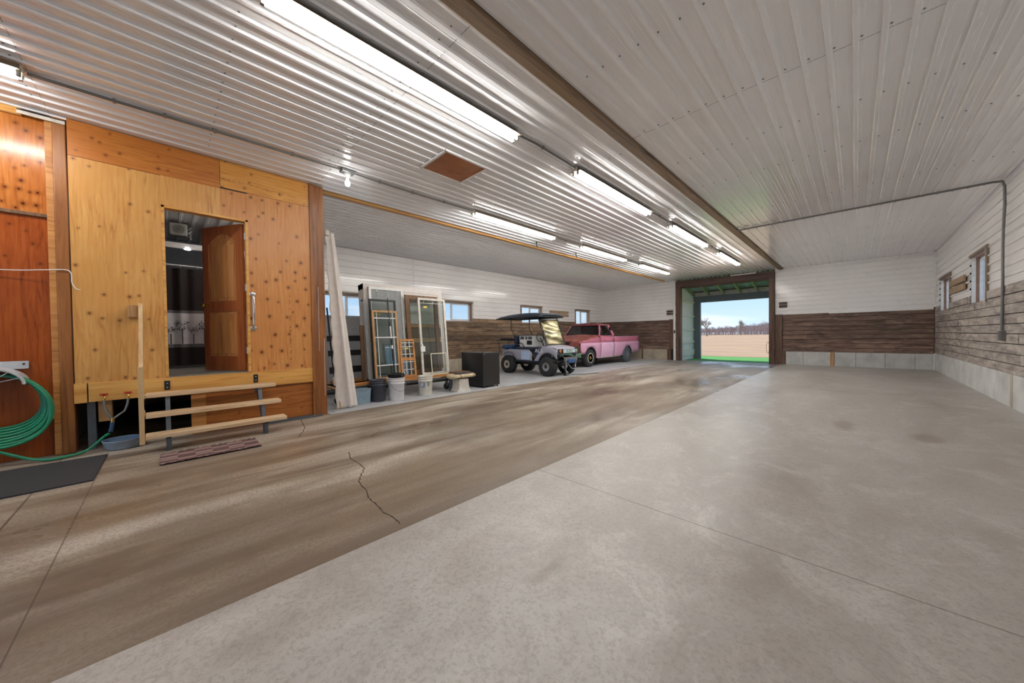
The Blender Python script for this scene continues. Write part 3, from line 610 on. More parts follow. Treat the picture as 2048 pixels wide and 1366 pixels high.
KD2 = knotpts([(185,1012),(235,1105),(35,1190),(65,960),(290,1250)], 0, 180, .2782, -6.04)
w = struct('wall_partition')
YJ0, YJ1, ZF, ZT = .0, .84, .755, 2.84      # doorway outline
plypanel('plywood_sheet', -.69, .0, .745, 3.19, XP, 'ply_yellow', KL, w)
plypanel('plywood_sheet', .0, .555, ZT, 3.195, XP, 'ply_yellow', KL, w)
plypanel('plywood_sheet', .555, YJ1, ZT, 3.20, XP, 'ply_orange', KR, w)
plypanel('plywood_sheet', YJ1, 1.62, .73, 3.215, XP, 'ply_orange', KR, w, kr=.013)
plypanel('plywood_band', -.69, .555, 3.195, CEIL-.01, XP, 'ply_band', KB1, w)
plypanel('plywood_band', .56, 1.60, 3.22, CEIL-.01, XP, 'ply_band2', KB2, w)
# faint stamp marks on the sheets
m = MB(); rnd = random.Random(5)
for x0, y0, x1, y1, n in ((443, 358, 524, 377, 26), (530, 380, 592, 396, 22)):
    for i in range(n):
        if rnd.random() < .25: continue
        p = at(x0+(x1-x0)*i/n, y0+(y1-y0)*i/n, x=XP+.0008); m.box((p.x, p.y, p.z), (p.x+.0006, p.y+.007, p.z+rnd.uniform(.006, .014)))
for i in range(48):
    if i % 9 in (3, 4) or rnd.random() < .3: continue
    p = at(578+3*(i/48), 588+134*i/48, x=XP+.0008); m.box((p.x, p.y, p.z), (p.x+.0006, p.y+rnd.uniform(.008, .02), p.z+.008))
m.build('stamp_mark', 'ink', w)
# door casing
m = MB(); m.box((XP-.10, YJ0, ZF), (XP+.012, YJ0+.028, ZT)).box((XP-.10, YJ1-.03, ZF), (XP+.012, YJ1, ZT)).box((XP-.10, YJ0, ZT-.028), (XP+.012, YJ1, ZT)).build('door_casing', 'pine_yellow', w, bevel=.002)
# joist under the doorway + skirt
MB().box((XP-.03, -.60, .535), (XP+.012, 1.63, .745)).box((XP-.03, -.70, .53), (XP+.004, -.61, .745)).build('rim_joist', 'pine_yellow', w, bevel=.003)
plypanel('skirt_sheet', .36, 1.62, .0, .53, XP-.03, 'ply_skirt', [(1.2, .35), (.7, .2), (1.45, .15)], w)
MB().box((XP-.06, .22, 0), (XP-.028, .36, .53)).build('skirt_board', 'orange_wood', w)
MB().box((XP-.16, -.62, 0), (XP-.06, -.56, .53)).build('pier', 'steel_grey', w)
MB().box((XP-.2, -.54, .3), (XP-.05, -.44, .53)).build('blocking', 'tan_wood', w)
# side walls of the boxed-in room
MB().box((XL+.03, 1.655, 0), (XP-.01, 1.69, CEIL-.01)).box((XL+.03, -.80, 0), (XP-.12, -.78, CEIL-.01)).build('side_sheet', 'siding', w)
MB().box((XL+.03, -.78, .70), (XP-.03, 1.655, .755)).build('room_floor', 'bath_floor', w)
MB().box((XL+.04, -.78, .755), (XL+.06, 1.65, CEIL)).box((XL+.04, -.775, .755), (XP-.03, -.765, 3.3)).box((XL+.04, 1.62, .755), (XP-.12, 1.65, 3.3)).build('room_lining', 'bath_wall', w)
m = MB(); ribbed(m, 'z', 3.18, -1, 'x', XL+.05, XP-.12, 'y', -.76, 1.62, .05, h=.02); m.build('room_ceiling', 'siding', w)
MB().box((-8.0, -.76, 2.72), (-7.92, 1.6, 2.81)).build('bulkhead', 'white', w)
# posts and the red brown wall on the left
w = struct('trim_5'); MB().box((-6.13, 1.62, 0), (-5.945, 1.80, CEIL-.015)).build('square_post', 'post', w, bevel=.006)
MB().box((-5.945, 1.60, 0), (-5.925, 1.665, CEIL-.015)).build('post_strip', 'post', w, bevel=.003)
m = MB(); m.tube([(-5.941, 1.70, 1.0), (-5.941, 1.702, 2.0)], .003, 5).tube([(-5.94, 1.77, .3), (-5.94, 1.775, 1.2)], .003, 5); m.build('caulk_bead', 'white', w)
w = struct('trim_6'); MB().box((-6.14, -.79, 0), (-5.97, -.70, CEIL-.02)).build('square_post', 'post', w, bevel=.008)
MB().box((-6.05, -.84, 0), (-5.985, -.79, CEIL-.06)).build('post_strip', 'orange_wood', w, bevel=.004)
w = struct('wall_workshop'); 
plypanel('plywood_sheet', -2.4, -.84, 2.535, CEIL-.05, -6.04, 'ply_red', KD1, w, kr=.013)
plypanel('plywood_sheet', -2.4, -.84, .0, 2.51, -6.045, 'ply_redlow', KD2, w, kr=.011)
MB().box((-6.02, -2.4, 2.505), (-6.04, -.845, 2.54)).build('joint_batten', 'brown_wood', w, bevel=.003)
MB().box((-6.0, -2.4, 3.50), (-6.04, -.98, CEIL-.016)).build('top_board', 'pine_yellow', w, bevel=.003)
MB().box((-6.3, -2.4, 0), (-6.065, -.8, CEIL)).box((-6.3, YB, 0), (-6.1, -2.4, CEIL)).build('wall_core', 'brown_wood', w)
m = MB(); m.box((-6.04, -1.0, 3.535), (-5.955, -.70, 3.545)).box((-5.96, -1.0, 3.50), (-5.955, -.70, 3.545)); m.build('flashing', 'white_dirty', w)
# inner door ---------------------------------------------------------
hp = Vector((-6.035, YJ1-.035, ZF+.012)); fp = Vector((-6.62, .455, ZF+.012)); dv = (fp-hp).normalized(); nv = Vector((-dv.y, dv.x, 0))
if nv.y > 0: nv = -nv
DL = .72; DH = 2.03
def dpt(u, v, t): return hp+dv*u+nv*t+Vector((0, 0, v))
def dbox(mb, u0, u1, v0, v1, t0, t1):
    vs = [dpt(u, v, t) for v in (v0, v1) for (u, t) in ((u0, t0), (u1, t0), (u1, t1), (u0, t1))]
    mb.add(vs, [(0, 3, 2, 1), (4, 5, 6, 7), (0, 1, 5, 4), (1, 2, 6, 5), (2, 3, 7, 6), (3, 0, 4, 7)])
dr = struct('door_2', tuple(hp))
m = MB(hp); T = .036
dbox(m, 0, .11, 0, DH, 0, T); dbox(m, DL-.11, DL, 0, DH, 0, T); dbox(m, .11, DL-.11, 0, .2, 0, T); dbox(m, .11, DL-.11, .83, .98, 0, T)
N = 14; arc = [(.11+(DL-.22)*i/N, 1.80+.12*sin(pi*i/N)) for i in range(N+1)]
for t in (0, T):
    m.add([dpt(u, v, t) for u, v in arc]+[dpt(.11+(DL-.22)*i/N, DH, t) for i in range(N+1)], [(i, i+1, i+N+2, i+N+1) for i in range(N)])
m.add([dpt(u, v, 0) for u, v in arc]+[dpt(u, v, T) for u, v in arc], [(i, i+1, i+N+2, i+N+1) for i in range(N)])
dbox(m, .11, DL-.11, DH-.002, DH, 0, T); m.build('door_leaf', 'door_wood', dr, bevel=.002)
for v0, v1, ar in ((.2, .83, 0), (.98, 1.93, 1)):
    m = MB(hp); dbox(m, .11, DL-.11, v0, v1, .009, T-.009)
    if not ar: dbox(m, .15, DL-.15, v0+.04, v1-.04, .003, T-.003)
    else:
        dbox(m, .15, DL-.15, v0+.04, 1.76, .003, T-.003)
        N2 = 10; a2 = [(.15+(DL-.30)*i/N2, 1.76+.10*sin(pi*i/N2)) for i in range(N2+1)]
        for t in (.003, T-.003): m.add([dpt(u, v, t) for u, v in a2], [tuple(range(N2+1))])
        m.add([dpt(u, v, .003) for u, v in a2]+[dpt(u, v, T-.003) for u, v in a2], [(i, i+1, i+N2+2, i+N2+1) for i in range(N2)])
    m.build('raised_panel', 'door_panel', dr, bevel=.002)
for sgn, t0 in ((1, T), (-1, 0)):
    c = dpt(DL-.065, .92, t0); ax = nv*sgn; m = MB(hp); m.tube([c, c+ax*.008], [.03, .03], 14).tube([c, c+ax*.03], .012, 10).tube([c+ax*k for k in (.028, .036, .05, .062, .066)], [.012, .024, .028, .022, .006], 14); m.build('door_knob', 'brass', dr)
for v in (.25, 1.12, 1.82): MB(hp).box((-5.945, YJ1-.037, ZF+v), (-6.03, YJ1-.031, ZF+v+.09)).build('hinge', 'white', dr)
# shower curtain ------------------------------------------------------
ct = empty('shower_curtain', (-7.6, .45, .79), 'dark shower curtain with a pale band of printed trees, behind the inner doorway', 'shower curtain')
def cur(z0, z1, mat, name, off=0):
    rows = []
    for z in np.linspace(z0, z1, 5):
        amp = .022+.012*(z-.8)/1.5; rows.append([Vector((-7.6+off+amp*sin(y*38+.6*sin(y*7))*(.6+.4*sin(y*11)), y, z)) for y in np.linspace(-.5, 1.5, 130)])
    return MB((-7.6, .45, .79)).grid(rows).build(name, mat, ct)
cur(.80, 1.085, 'curtain_dark', 'lower_cloth'); cur(1.085, 1.14, 'curtain_trim', 'trim_tape', .001); cur(1.14, 1.63, 'curtain_band', 'tree_band'); cur(1.63, 1.675, 'curtain_trim', 'trim_tape', .001); cur(1.675, 2.34, 'curtain_dark', 'upper_cloth')
m = MB((-7.6, .45, .79)); rnd = random.Random(2)
for yc, big in ((-.02, 0), (.07, 0), (.2, 1), (.33, 0), (.46, 1), (.56, 0), (.68, 1), (-.25, 1), (.9, 1)):
    x = -7.562; zt = 1.38 if big else 1.30; m.box((x, yc-.007, 1.145), (x+.001, yc+.007, zt))
    R0 = .10 if big else .055
    for i in range(60 if big else 26):
        a = rnd.uniform(0, 2*pi); r = R0*math.sqrt(rnd.random()); p = Vector((x, yc+r*cos(a), zt+.06+r*.85*sin(a))); q = p+Vector((0, rnd.uniform(-.018, .018), rnd.uniform(-.018, .018)))
        m.bar(p, q, .005, .002, (1, 0, 0)); m.box((x, p.y-.005, p.z-.005), (x+.001, p.y+.005, p.z+.005))
m.build('printed_tree', 'curtain_print', ct)
o = tag(MB().tube([(-7.6, -.75, 2.40), (-7.6, 1.61, 2.36)], .012, 10).build('curtain_rod', 'white'), 'white curtain rod carrying the dark shower curtain in the back room', 'curtain rod')
for i in range(9): y = -.4+.2*i; MB().tube([(-7.6+.024*cos(a), y, 2.376-.011*(y+.4)/2+.028*sin(a)) for a in np.linspace(0, 2*pi, 12)], .003, 5, False).build('ring', 'white', o)
# heater fan ----------------------------------------------------------
t = empty('fan_heater', (-8., .2, 2.92), 'beige square fan heater hung under the washroom ceiling', 'heater')
MB((-8., .2, 2.92)).box((-8.12, .085, 2.94), (-7.95, .31, 3.14)).build('housing', 'heater', t, bevel=.02)
m = MB((-8., .2, 2.92)); 
for r in (.02, .045, .07): m.tube([(-7.944, .2+r*cos(a), 3.04+r*sin(a)) for a in np.linspace(0, 2*pi, 20)], .003, 5)
for a in np.linspace(0, pi, 7): m.bar((-7.944, .2-.075*cos(a), 3.04-.075*sin(a)), (-7.944, .2+.075*cos(a), 3.04+.075*sin(a)), .003, .003)
m.build('grille', 'galv', t)
m = MB((-8., .2, 2.92)).tube([(-8.04, .12, 3.14), (-8.04, .12, 3.18)], .012, 6).tube([(-8.04, .28, 3.14), (-8.04, .28, 3.18)], .012, 6); m.build('hanger', 'galv', t)
m = MB((-8., .2, 2.92)).tube([(-7.96, .34+.02*sin(i*1.5), 3.10-.014*i) for i in range(16)], .004, 5); m.build('coiled_cord', 'white', t)
tag(MB((-6.9, 1.25, 3.0)).lathe([(.0, -.09), (.06, -.07), (.09, 0), (.06, .07), (.05, .16), (.05, .17)], (-6.9, 1.25, 3.0), 20).build('added_globe_lamp', 'globe'), 'added unseen globe lamp brightening the washroom, behind the open door', 'lamp')  # extra lamp outside the view, added to brighten the washroom
t = tag(MB((-7.91, .30, 2.70)).lathe([(.04, .02), (.045, 0), (.03, -.006)], (-7.95, .30, 2.72), 16).build('downlight', 'spot'), 'small round lit lamp under the white bulkhead behind the doorway', 'lamp')
# grab bar ------------------------------------------------------------
t = empty('grab_bar', (-5.94, .875, 1.35), 'chrome vertical grab bar on the plywood right of the inner doorway', 'grab bar')
mm = MB((-5.94, .875, 1.35)).tube([(XP+.012, .875, 1.355), (XP+.045, .875, 1.37), (XP+.055, .875, 1.41), (XP+.055, .875, 1.77), (XP+.045, .875, 1.81), (XP+.012, .875, 1.825)], .014, 12); mm.build('bar', 'chrome', t)
for z in (1.355, 1.825): MB((-5.94, .875, 1.35)).lathe([(.04, 0), (.04, .008), (.03, .014), (.016, .016)], (XP+.001, .875, z), 18, 'x').build('flange', 'chrome', t)
# steps ---------------------------------------------------------------
o0 = (-5.4, .45, 0)
t = empty('entry_steps', o0, 'three open pine treads on dark steel stringers below the inner doorway', 'steps')
TR = [(-5.25, .20), (-5.45, .395), (-5.65, .595)]
for i, (x, z) in enumerate(TR): MB(o0).box((x-.185, -.165, z-.045), (x, 1.105-.02*i, z+.0)).build('tread', 'pine', t, bevel=.006)
for y in (.01, .885):
    m = MB(o0)
    m.box((-5.36, y-.022, 0), (-5.33, y+.022, .155)).box((-5.345-.1, y-.022, .14), (-5.27, y+.022, .155))
    poly = [(-5.30, .155), (-5.28, .10), (-5.35, .0), (-5.40, .0), (-5.60, .43), (-5.88, .53), (-5.94, .53), (-5.94, .70), (-5.928, .70), (-5.928, .545), (-5.66, .55), (-5.66, .36), (-5.46, .355), (-5.46, .155)]
    m.prism([(-5.43, .155), (-5.27, .155), (-5.27, .13), (-5.31, 0), (-5.38, 0)], 'y', y-.02, y+.02)
    m.prism([(-5.63, .35), (-5.46, .35), (-5.46, .32), (-5.42, .15), (-5.50, .15)], 'y', y-.02, y+.02)
    m.prism([(-5.84, .55), (-5.66, .55), (-5.66, .52), (-5.60, .34), (-5.68, .34)], 'y', y-.02, y+.02)
    m.prism([(-5.93, .55), (-5.80, .55), (-5.80, .50), (-5.93, .46)], 'y', y-.02, y+.02)
    m.build('stringer', 'steel_grey', t, bevel=.002)
    m = MB(o0).box((XP+.013, y-.025, .60), (XP+.02, y+.025, .71)); b = m.build('wall_bracket', 'black', t)
    for z in (.63, .68): MB(o0).lathe([(.008, 0), (.008, .005)], (XP+.019, y, z), 8, 'x').build('bolt', 'chrome', b)
MB(o0).box((-5.27, -.205, .12), (-5.23, -.166, .93)).build('handrail_post', 'pine_v', t, bevel=.004)
MB(o0).box((-5.50, -.205, .40), (-5.27, -.166, .44)).box((-5.62, -.205, .56), (-5.50, -.166, .60)).build('side_cleat', 'pine_v', t)
m = MB(o0); m.prism([(-5.27, .62), (-5.27, .90), (-5.32, .90), (-5.40, .98), (-5.74, 1.61), (-5.68, 1.62), (-5.27, .96)][:0] or [(-5.27, .55), (-5.33, .55), (-5.66, 1.10), (-5.74, 1.62), (-5.69, 1.62), (-5.27, .80)], 'y', -.20, -.168); m.build('sloping_rail', 'pine_v', t, bevel=.003)
for z in (.2, .70): MB(o0).lathe([(.008, 0), (.008, .004)], (-5.249, -.206, z), 8, 'y').build('screw_head', 'black', t)
o = MB().box((XP+.001, -.285, 1.465), (XP+.04, -.215, 1.60)).box((XP+.001, -.285, 1.465), (-5.72, -.21, 1.60)).build('rail_block', 'tan_wood', bevel=.004); tag(o, 'stubby wooden block fixed to the plywood at the top of the stair rail', 'wood block')
# water valves and Y hose ----------------------------------------------
for y, side in ((-.487, 'left'), (-.309, 'right')):
    b = (XP+.013, y, .60); t = empty('water_valve', b, 'red-handled water valve on the yellow joist, the %s one of the pair' % side, 'valve', )
    MB(b).tube([(XP+.014, y, .60), (XP+.05, y, .60), (XP+.06, y, .575), (XP+.06, y, .55)], .012, 8).build('valve_body', 'brass', t)
    m = MB(b)
    for a in (.5, 2.64): m.bar((XP+.062, y-.035*cos(a), .612-.018*sin(a)), (XP+.062, y+.035*cos(a), .612+.018*sin(a)), .008, .009)
    m.lathe([(.012, -.004), (.012, .006)], (XP+.062, y, .612), 8, 'x'); m.build('handle', 'red', t)
t = empty('splitter_hose', (-5.85, -.42, .25), 'grey Y-shaped connector hose joining the two red-handled valves', 'hose')
for y in (-.487, -.309):
    pts = [Vector((-5.89, y, .548)), Vector((-5.885, y+(.0 if y < -.4 else -.005), .49)), Vector((-5.87, y*.75-.42*.25, .41)), Vector((-5.85, -.425, .335))]
    pts = [pts[0].lerp(pts[1], k) for k in (0, .5)]+[pts[1].lerp(pts[2], k) for k in (0, .5)]+[pts[2].lerp(pts[3], k) for k in (0, .5, 1)]
    MB((-5.85, -.42, .25)).tube(pts, .010, 8).build('branch', 'hose_grey', t)
MB((-5.85, -.42, .25)).tube([(-5.85, -.425, .345), (-5.846, -.428, .30)], .017, 10).build('brass_joint', 'brass', t)
MB((-5.85, -.42, .25)).tube([(-5.846, -.428, .302), (-5.84, -.436, .24), (-5.835, -.445, .20)], .018, 10).build('blue_sleeve', 'hose_blue', t)
# green hose -----------------------------------------------------------
hb = (-5.93, -1.1, .03); t = empty('garden_hose', hb, 'green garden hose coiled on the white hanger and running to the valves', 'hose')
rnd = random.Random(11)
for k in range(8):
    w_ = .20+.012*k; hgt = .47+.022*k; zc = .88-hgt/2-.0*k; xo = -5.975+.018*k+rnd.uniform(-.004, .004); dy = rnd.uniform(-.012, .012)
    pts = []
    for i in range(48):
        a = 2*pi*i/48; sx = abs(cos(a))**.85*(1 if cos(a) > 0 else -1); sz = sin(a)
        zz = zc+hgt/2*sz*(1 if sz > 0 else 1.22)+(.0); yy = -1.16+dy+(w_+.10*(1-sz)/2)*sx
        pts.append(Vector((xo+.05*(1-sz)/2+.012*sin(a*2+k), yy, max(.04+.012*k*.5, zz-.0))))
    MB(hb).tube(pts, .0135, 8, True).build('coil_loop', 'hose', t)
ctrl = [Vector(p) for p in ((-5.84, -1.40, .30), (-5.80, -1.15, .16), (-5.80, -.98, .05), (-5.74, -.85, .02), (-5.76, -.73, .02), (-5.80, -.63, .03), (-5.835, -.56, .08), (-5.842, -.495, .15), (-5.836, -.452, .185))]
def smooth(c, n=6):
    out = []
    for i in range(len(c)-1):
        p0, p1, p2, p3 = c[max(i-1, 0)], c[i], c[i+1], c[min(i+2, len(c)-1)]
        for k in range(n):
            u = k/n; out.append(.5*((2*p1)+(p2-p0)*u+(2*p0-5*p1+4*p2-p3)*u*u+(3*p1-p0-3*p2+p3)*u**3))
    return out+[c[-1]]
MB(hb).tube(smooth(ctrl), .014, 8).build('supply_run', 'hose', t)
hb = (-6.0, -1.15, .80); t = empty('hose_hanger', hb, 'white plastic hose hanger screwed to the red-brown wall', 'hose hanger')
MB(hb).box((-6.038, -1.5, .93), (-6.02, -.99, 1.01)).build('back_plate', 'grey_plastic', t, bevel=.004)
N = 16; ar = [(-1.22+.235*cos(a), .80+.16*sin(a)) for a in np.linspace(0, pi, N+1)]
m = MB(hb); vs = [(-6.02, y, z) for y, z in ar]+[(-5.80, y, z) for y, z in ar]+[(-6.02, y, z-.02) for y, z in ar]+[(-5.80, y, z-.02) for y, z in ar]; q = N+1
for i in range(N): m.add([vs[i], vs[i+1], vs[i+1+q], vs[i+q], vs[i+2*q], vs[i+1+2*q], vs[i+1+3*q], vs[i+3*q]], [(0, 1, 2, 3), (4, 5, 6, 7), (3, 2, 6, 7)])
m.build('saddle', 'grey_plastic', t)
m = MB(hb)
for a in np.linspace(.35, pi-.35, 6): m.bar((-5.80, -1.22+.05*cos(a), .80+.03*sin(a)), (-5.80, -1.22+.235*cos(a), .80+.16*sin(a)), .01, .006)
m.tube([(-5.80, -1.22+.235*cos(a), .79+.165*sin(a)) for a in np.linspace(0, pi, 17)], .012, 6); m.build('front_rib', 'grey_plastic', t)
MB(hb).lathe([(.009, 0), (.009, .004)], (-6.021, -1.02, .98), 8, 'x').build('screw_head', 'black', t)
o = MB((-6.02, -.84, .39)).tube([(-5.985, -.865, .50), (-5.93, -.86, .42)], .022, 12).tube([(-5.945, -.862, .435), (-5.925, -.86, .405)], .028, 12).build('pipe_stub', 'beige_pvc'); tag(o, 'short beige pipe stub with a collar behind the green hose coil', 'pipe')
o = MB().tube(smooth([Vector(p) for p in ((-6.015, -2.2, 1.93), (-6.01, -1.5, 1.925), (-6.0, -1.1, 1.925), (-5.965, -.86, 1.95), (-5.955, -.73, 1.965), (-5.935, -.69, 1.93), (-5.93, -.685, 1.83), (-5.925, -.66, 1.77), (-5.92, -.63, 1.755))]), .005, 6).build('white_cable', 'white'); tag(o, 'thin white cable stapled across the red-brown wall and drooping past the post', 'cable')
# on the floor by the steps --------------------------------------------
m = MB((-5.87, -.355, 0)); m.lathe([(.13, .0), (.14, .01), (.155, .085), (.162, .1), (.15, .1), (.142, .085), (.13, .025), (0, .022)], (-5.87, -.355, .002), 36); m.mi = [1 if i > 36*4 and i < 36*7 else 0 for i in range(len(m.mi))]
o = m.build('feed_bowl', ['bowl', 'bowl_in']); tag(o, 'grey-blue rubber feed bowl on the floor left of the steps', 'bowl')
def flat(name, pts, th, mat, z0=.0):
    m = MB(tuple((Vector(pts[0])+Vector(pts[2]))/2)); m.add([(p[0], p[1], z0) for p in pts]+[(p[0], p[1], z0+th) for p in pts], [(3, 2, 1, 0), (4, 5, 6, 7)]+[(i, (i+1) % 4, (i+1) % 4+4, i+4) for i in range(4)]); return m.build(name, mat, bevel=.002)
o = flat('rubber_mat', [(-5.60, -.45, 0), (-4.65, -.46, 0), (-4.62, -1.60, 0), (-5.60, -1.60, 0)], .012, 'mat'); tag(o, 'flat black rubber mat on the floor below the hose coil', 'mat')
rows = [[Vector((-5.12+.41*i/8, -.06+.80*j/30, .004+.012*abs(sin(j*1.3+i))*(i in (0, 8))+.004)) for i in range(9)] for j in range(31)]
o = MB((-4.9, .34, 0)).grid(rows).build('striped_runner', 'rug', solid=.008); tag(o, 'narrow brown and pink patterned runner lying before the steps', 'rug')
o = MB().box((-5.945, .98, 0), (-5.86, 1.70, .014)).box((-5.945, .98, 0), (-5.93, 1.70, .03)).build('floor_flashing', 'steel_grey'); tag(o, 'dark rubber strip lying along the foot of the plywood skirt', 'strip')
# floor cracks ----------------------------------------------------------
def crack(px, name='crack'):
    pts = []; rnd = random.Random(len(px))
    for (a, b), (c, d) in zip(px, px[1:]):
        for k in range(5): u = k/5; p = at(a+(c-a)*u+rnd.uniform(-1.6, 1.6), b+(d-b)*u, z=.0); pts.append(p)
    m = MB()
    for i, (p, q) in enumerate(zip(pts, pts[1:])):
        m.bar((p.x, p.y, -.0008), (q.x, q.y, -.0008), .0065 if i % 3 else .010, .0012)
    return m
t = struct('trim_7'); crack([(697, 905), (703, 918), (722, 930), (729, 936), (720, 955), (718, 964), (735, 985), (737, 995), (752, 1008), (768, 1025), (790, 1037), (803, 1050)]).build('floor_crack', 'crack', t)
crack([(603, 840), (609, 852), (607, 862), (597, 876)]).build('floor_crack', 'crack', t)
# ================================================================ CEILING FITTINGS
def fixture(x, y0, label):
    o = (x, y0+1.22, CEIL-.10); t = empty('fluorescent_light', o, label, 'ceiling light', 'eight foot fluorescent strip lights under the steel ceiling')
    z = CEIL-RH
    m = MB(o); m.prism([(x-.035, z), (x-.035, z-.035), (x-.088, z-.058), (x-.090, z-.062), (x-.035, z-.057), (x+.035, z-.057), (x+.090, z-.062), (x+.088, z-.058), (x+.035, z-.035), (x+.035, z)], 'y', y0, y0+2.44); m.build('housing', 'reflector', t)
    for s in (-1, 1):
        MB(o).tube([(x+s*.036, y0+.03, z-.082), (x+s*.036, y0+2.41, z-.082)], .019, 10).build('tube', 'tube', t)
        for yy in (y0+.012, y0+2.428): MB(o).box((x+s*.036-.013, yy-.012, z-.105), (x+s*.036+.013, yy+.012, z-.05)).build('lamp_holder', 'galv', t, bevel=.003)
    m = MB(o)
    for yy in (y0-.0, y0+2.44): m.box((x-.036, yy-.004, z-.056), (x+.036, yy+.004, z))
    m.build('end_plate', 'white_dirty', t)
    return t
ROW1 = [(.50, 'nearest and longest-looking lit strip light, at the top centre beside the brown beam'), (4.14, 'second strip light along the row beside the brown beam'), (7.68, 'third strip light along the row beside the brown beam'), (11.25, 'farthest strip light in the row beside the brown beam, nearest the open doorway')]
ROW2 = [(-3.26, 'strip light at the top left edge above the red-brown wall'), (4.13, 'strip light of the yellow-beam row nearest the plywood room, right of the bare bulb'), (7.72, 'middle strip light of the row beside the yellow beam'), (11.2, 'farthest strip light of the row beside the yellow beam')]
for y, l in ROW1: fixture(-2.815, y, l or 'strip light of the centre row directly overhead, behind the nearest one')
for y, l in ROW2: fixture(-5.09, y, l)
def conduit(pts, r, label, clips=(), name='conduit'):
    pts = [Vector(p) for p in pts]; c = (pts[0]+pts[-1])/2; t = empty(name, c, label, 'conduit'); MB(c).tube(pts, r, 8).build('pipe', 'galv_dark', t)
    for p in clips:
        p = Vector(p); MB(c).box(p-Vector((.018, .012, .016)), p+Vector((.018, .012, .018))).build('clip', 'galv', t)
    return t
zc = CEIL-RH-.012
for (a, b, l) in ((2.95, 4.12, 'grey conduit between the first and second lights of the centre row'), (6.6, 7.66, 'grey conduit between the second and third lights of the centre row'), (10.14, 11.23, 'grey conduit between the third and last lights of the centre row')):
    conduit([(-2.80, a, zc-.01), (-2.79, a+.3, zc), (-2.80, b-.2, zc), (-2.81, b, zc-.01)], .013, l, [(-2.79, a+.45, zc)])
conduit([(-5.14, -.80, zc-.01), (-5.16, -.3, zc), (-5.13, .45, zc), (-5.11, 1.1, zc), (-5.10, 1.78, zc)], .014, 'long grey conduit from the left edge light to the bare bulb', [(-5.165, -.3, zc), (-5.14, .05, zc), (-5.135, .45, zc), (-5.11, 1.2, zc)])
conduit([(-5.10, 1.96, zc), (-5.13, 2.6, zc), (-5.12, 3.4, zc), (-5.10, 4.12, zc)], .013, 'grey conduit running from the bare bulb to the yellow-beam row of lights', [(-5.12, 2.35, zc), (-5.13, 2.9, zc), (-5.11, 3.5, zc)])
conduit([(-5.10, 6.58, zc), (-5.12, 7.1, zc), (-5.10, 7.71, zc)], .013, 'grey conduit between the first two lights of the yellow-beam row', [(-5.12, 7.1, zc)])
conduit([(-5.10, 10.17, zc), (-5.10, 11.19, zc)], .013, 'grey conduit before the last light of the yellow-beam row', [(-5.10, 10.6, zc)])
conduit([(-1.93, 9.32, zc-.01), (-1.6, 9.35, zc), (0, 9.38, zc), (1.55, 9.40, zc), (1.645, 9.42, zc-.01), (1.665, 9.42, zc-.09), (1.67, 9.43, 3.2), (1.66, 9.44, 2.8), (1.655, 9.43, 2.5), (1.66, 9.44, 2.0), (1.655, 9.44, 1.185)], .018, 'grey conduit crossing the right ceiling and dropping down the right wall', [(-1.2, 9.36, zc), (-.4, 9.37, zc), (.5, 9.39, zc), (1.2, 9.40, zc)])
t = empty('outlet_box', (1.66, 9.44, 1.02), 'small grey outlet box at the foot of the conduit on the right wall', 'outlet box'); MB((1.66, 9.44, 1.02)).box((1.63, 9.37, 1.02), (1.685, 9.51, 1.18)).build('box', 'galv_dark', t, bevel=.005); MB((1.66, 9.44, 1.02)).box((1.622, 9.38, 1.03), (1.63, 9.50, 1.17)).build('cover', 'galv', t, bevel=.003)
t = empty('bare_bulb_light', (-5.10, 1.87, zc-.02), 'lit bare bulb hanging from a junction box above the plywood room corner', 'ceiling light')
o = (-5.10, 1.87, zc-.02); MB(o).box((-5.16, 1.78, zc-.03), (-5.04, 1.96, zc+.014)).build('junction_box', 'galv', t, bevel=.008)
MB(o).lathe([(.045, 0), (.04, -.03), (.022, -.045), (.018, -.075)], (-5.10, 1.87, zc-.03), 14).build('lamp_base', 'white', t)
MB(o).lathe([(.014, -.0), (.016, -.02), (.03, -.05), (.034, -.075), (.026, -.10), (0, -.11)], (-5.10, 1.87, zc-.10), 16).build('bulb', 'bulb', t)
t = empty('ceiling_hatch', (-3.99, 2.91, CEIL-.03), 'square plywood hatch with a pale frame in the ribbed ceiling', 'hatch'); o = (-3.99, 2.91, CEIL-.03)
MB(o).box((-4.29, 2.58, CEIL-.028), (-3.70, 3.24, CEIL-.012)).build('hatch_board', 'ply_skirt', t)
MB(o).box((-4.315, 2.555, CEIL-.032), (-4.285, 3.265, CEIL-.008)).box((-3.705, 2.555, CEIL-.032), (-3.675, 3.265, CEIL-.008)).box((-4.3, 2.555, CEIL-.032), (-3.69, 2.585, CEIL-.008)).box((-4.3, 3.235, CEIL-.032), (-3.69, 3.265, CEIL-.008)).build('hatch_frame', 'white', t)
for (px, py), nm in (((1073, 492), 'nearer'), ((1152, 514), 'farther')):
    p = at(px, py-6, z=CEIL-.04); o = MB(tuple(p)).tube([(p.x, p.y, CEIL+.0-.04), (p.x, p.y, CEIL-.09), (p.x+.02, p.y, CEIL-.14), (p.x+.05, p.y, CEIL-.13)], .01, 6).tube([(p.x, p.y, CEIL-.012), (p.x, p.y, CEIL-.045)], .02, 8).build('ceiling_hook', 'black'); tag(o, 'small dark hook under the ceiling by the yellow beam, the %s one' % nm, 'hook', 'ceiling hooks')
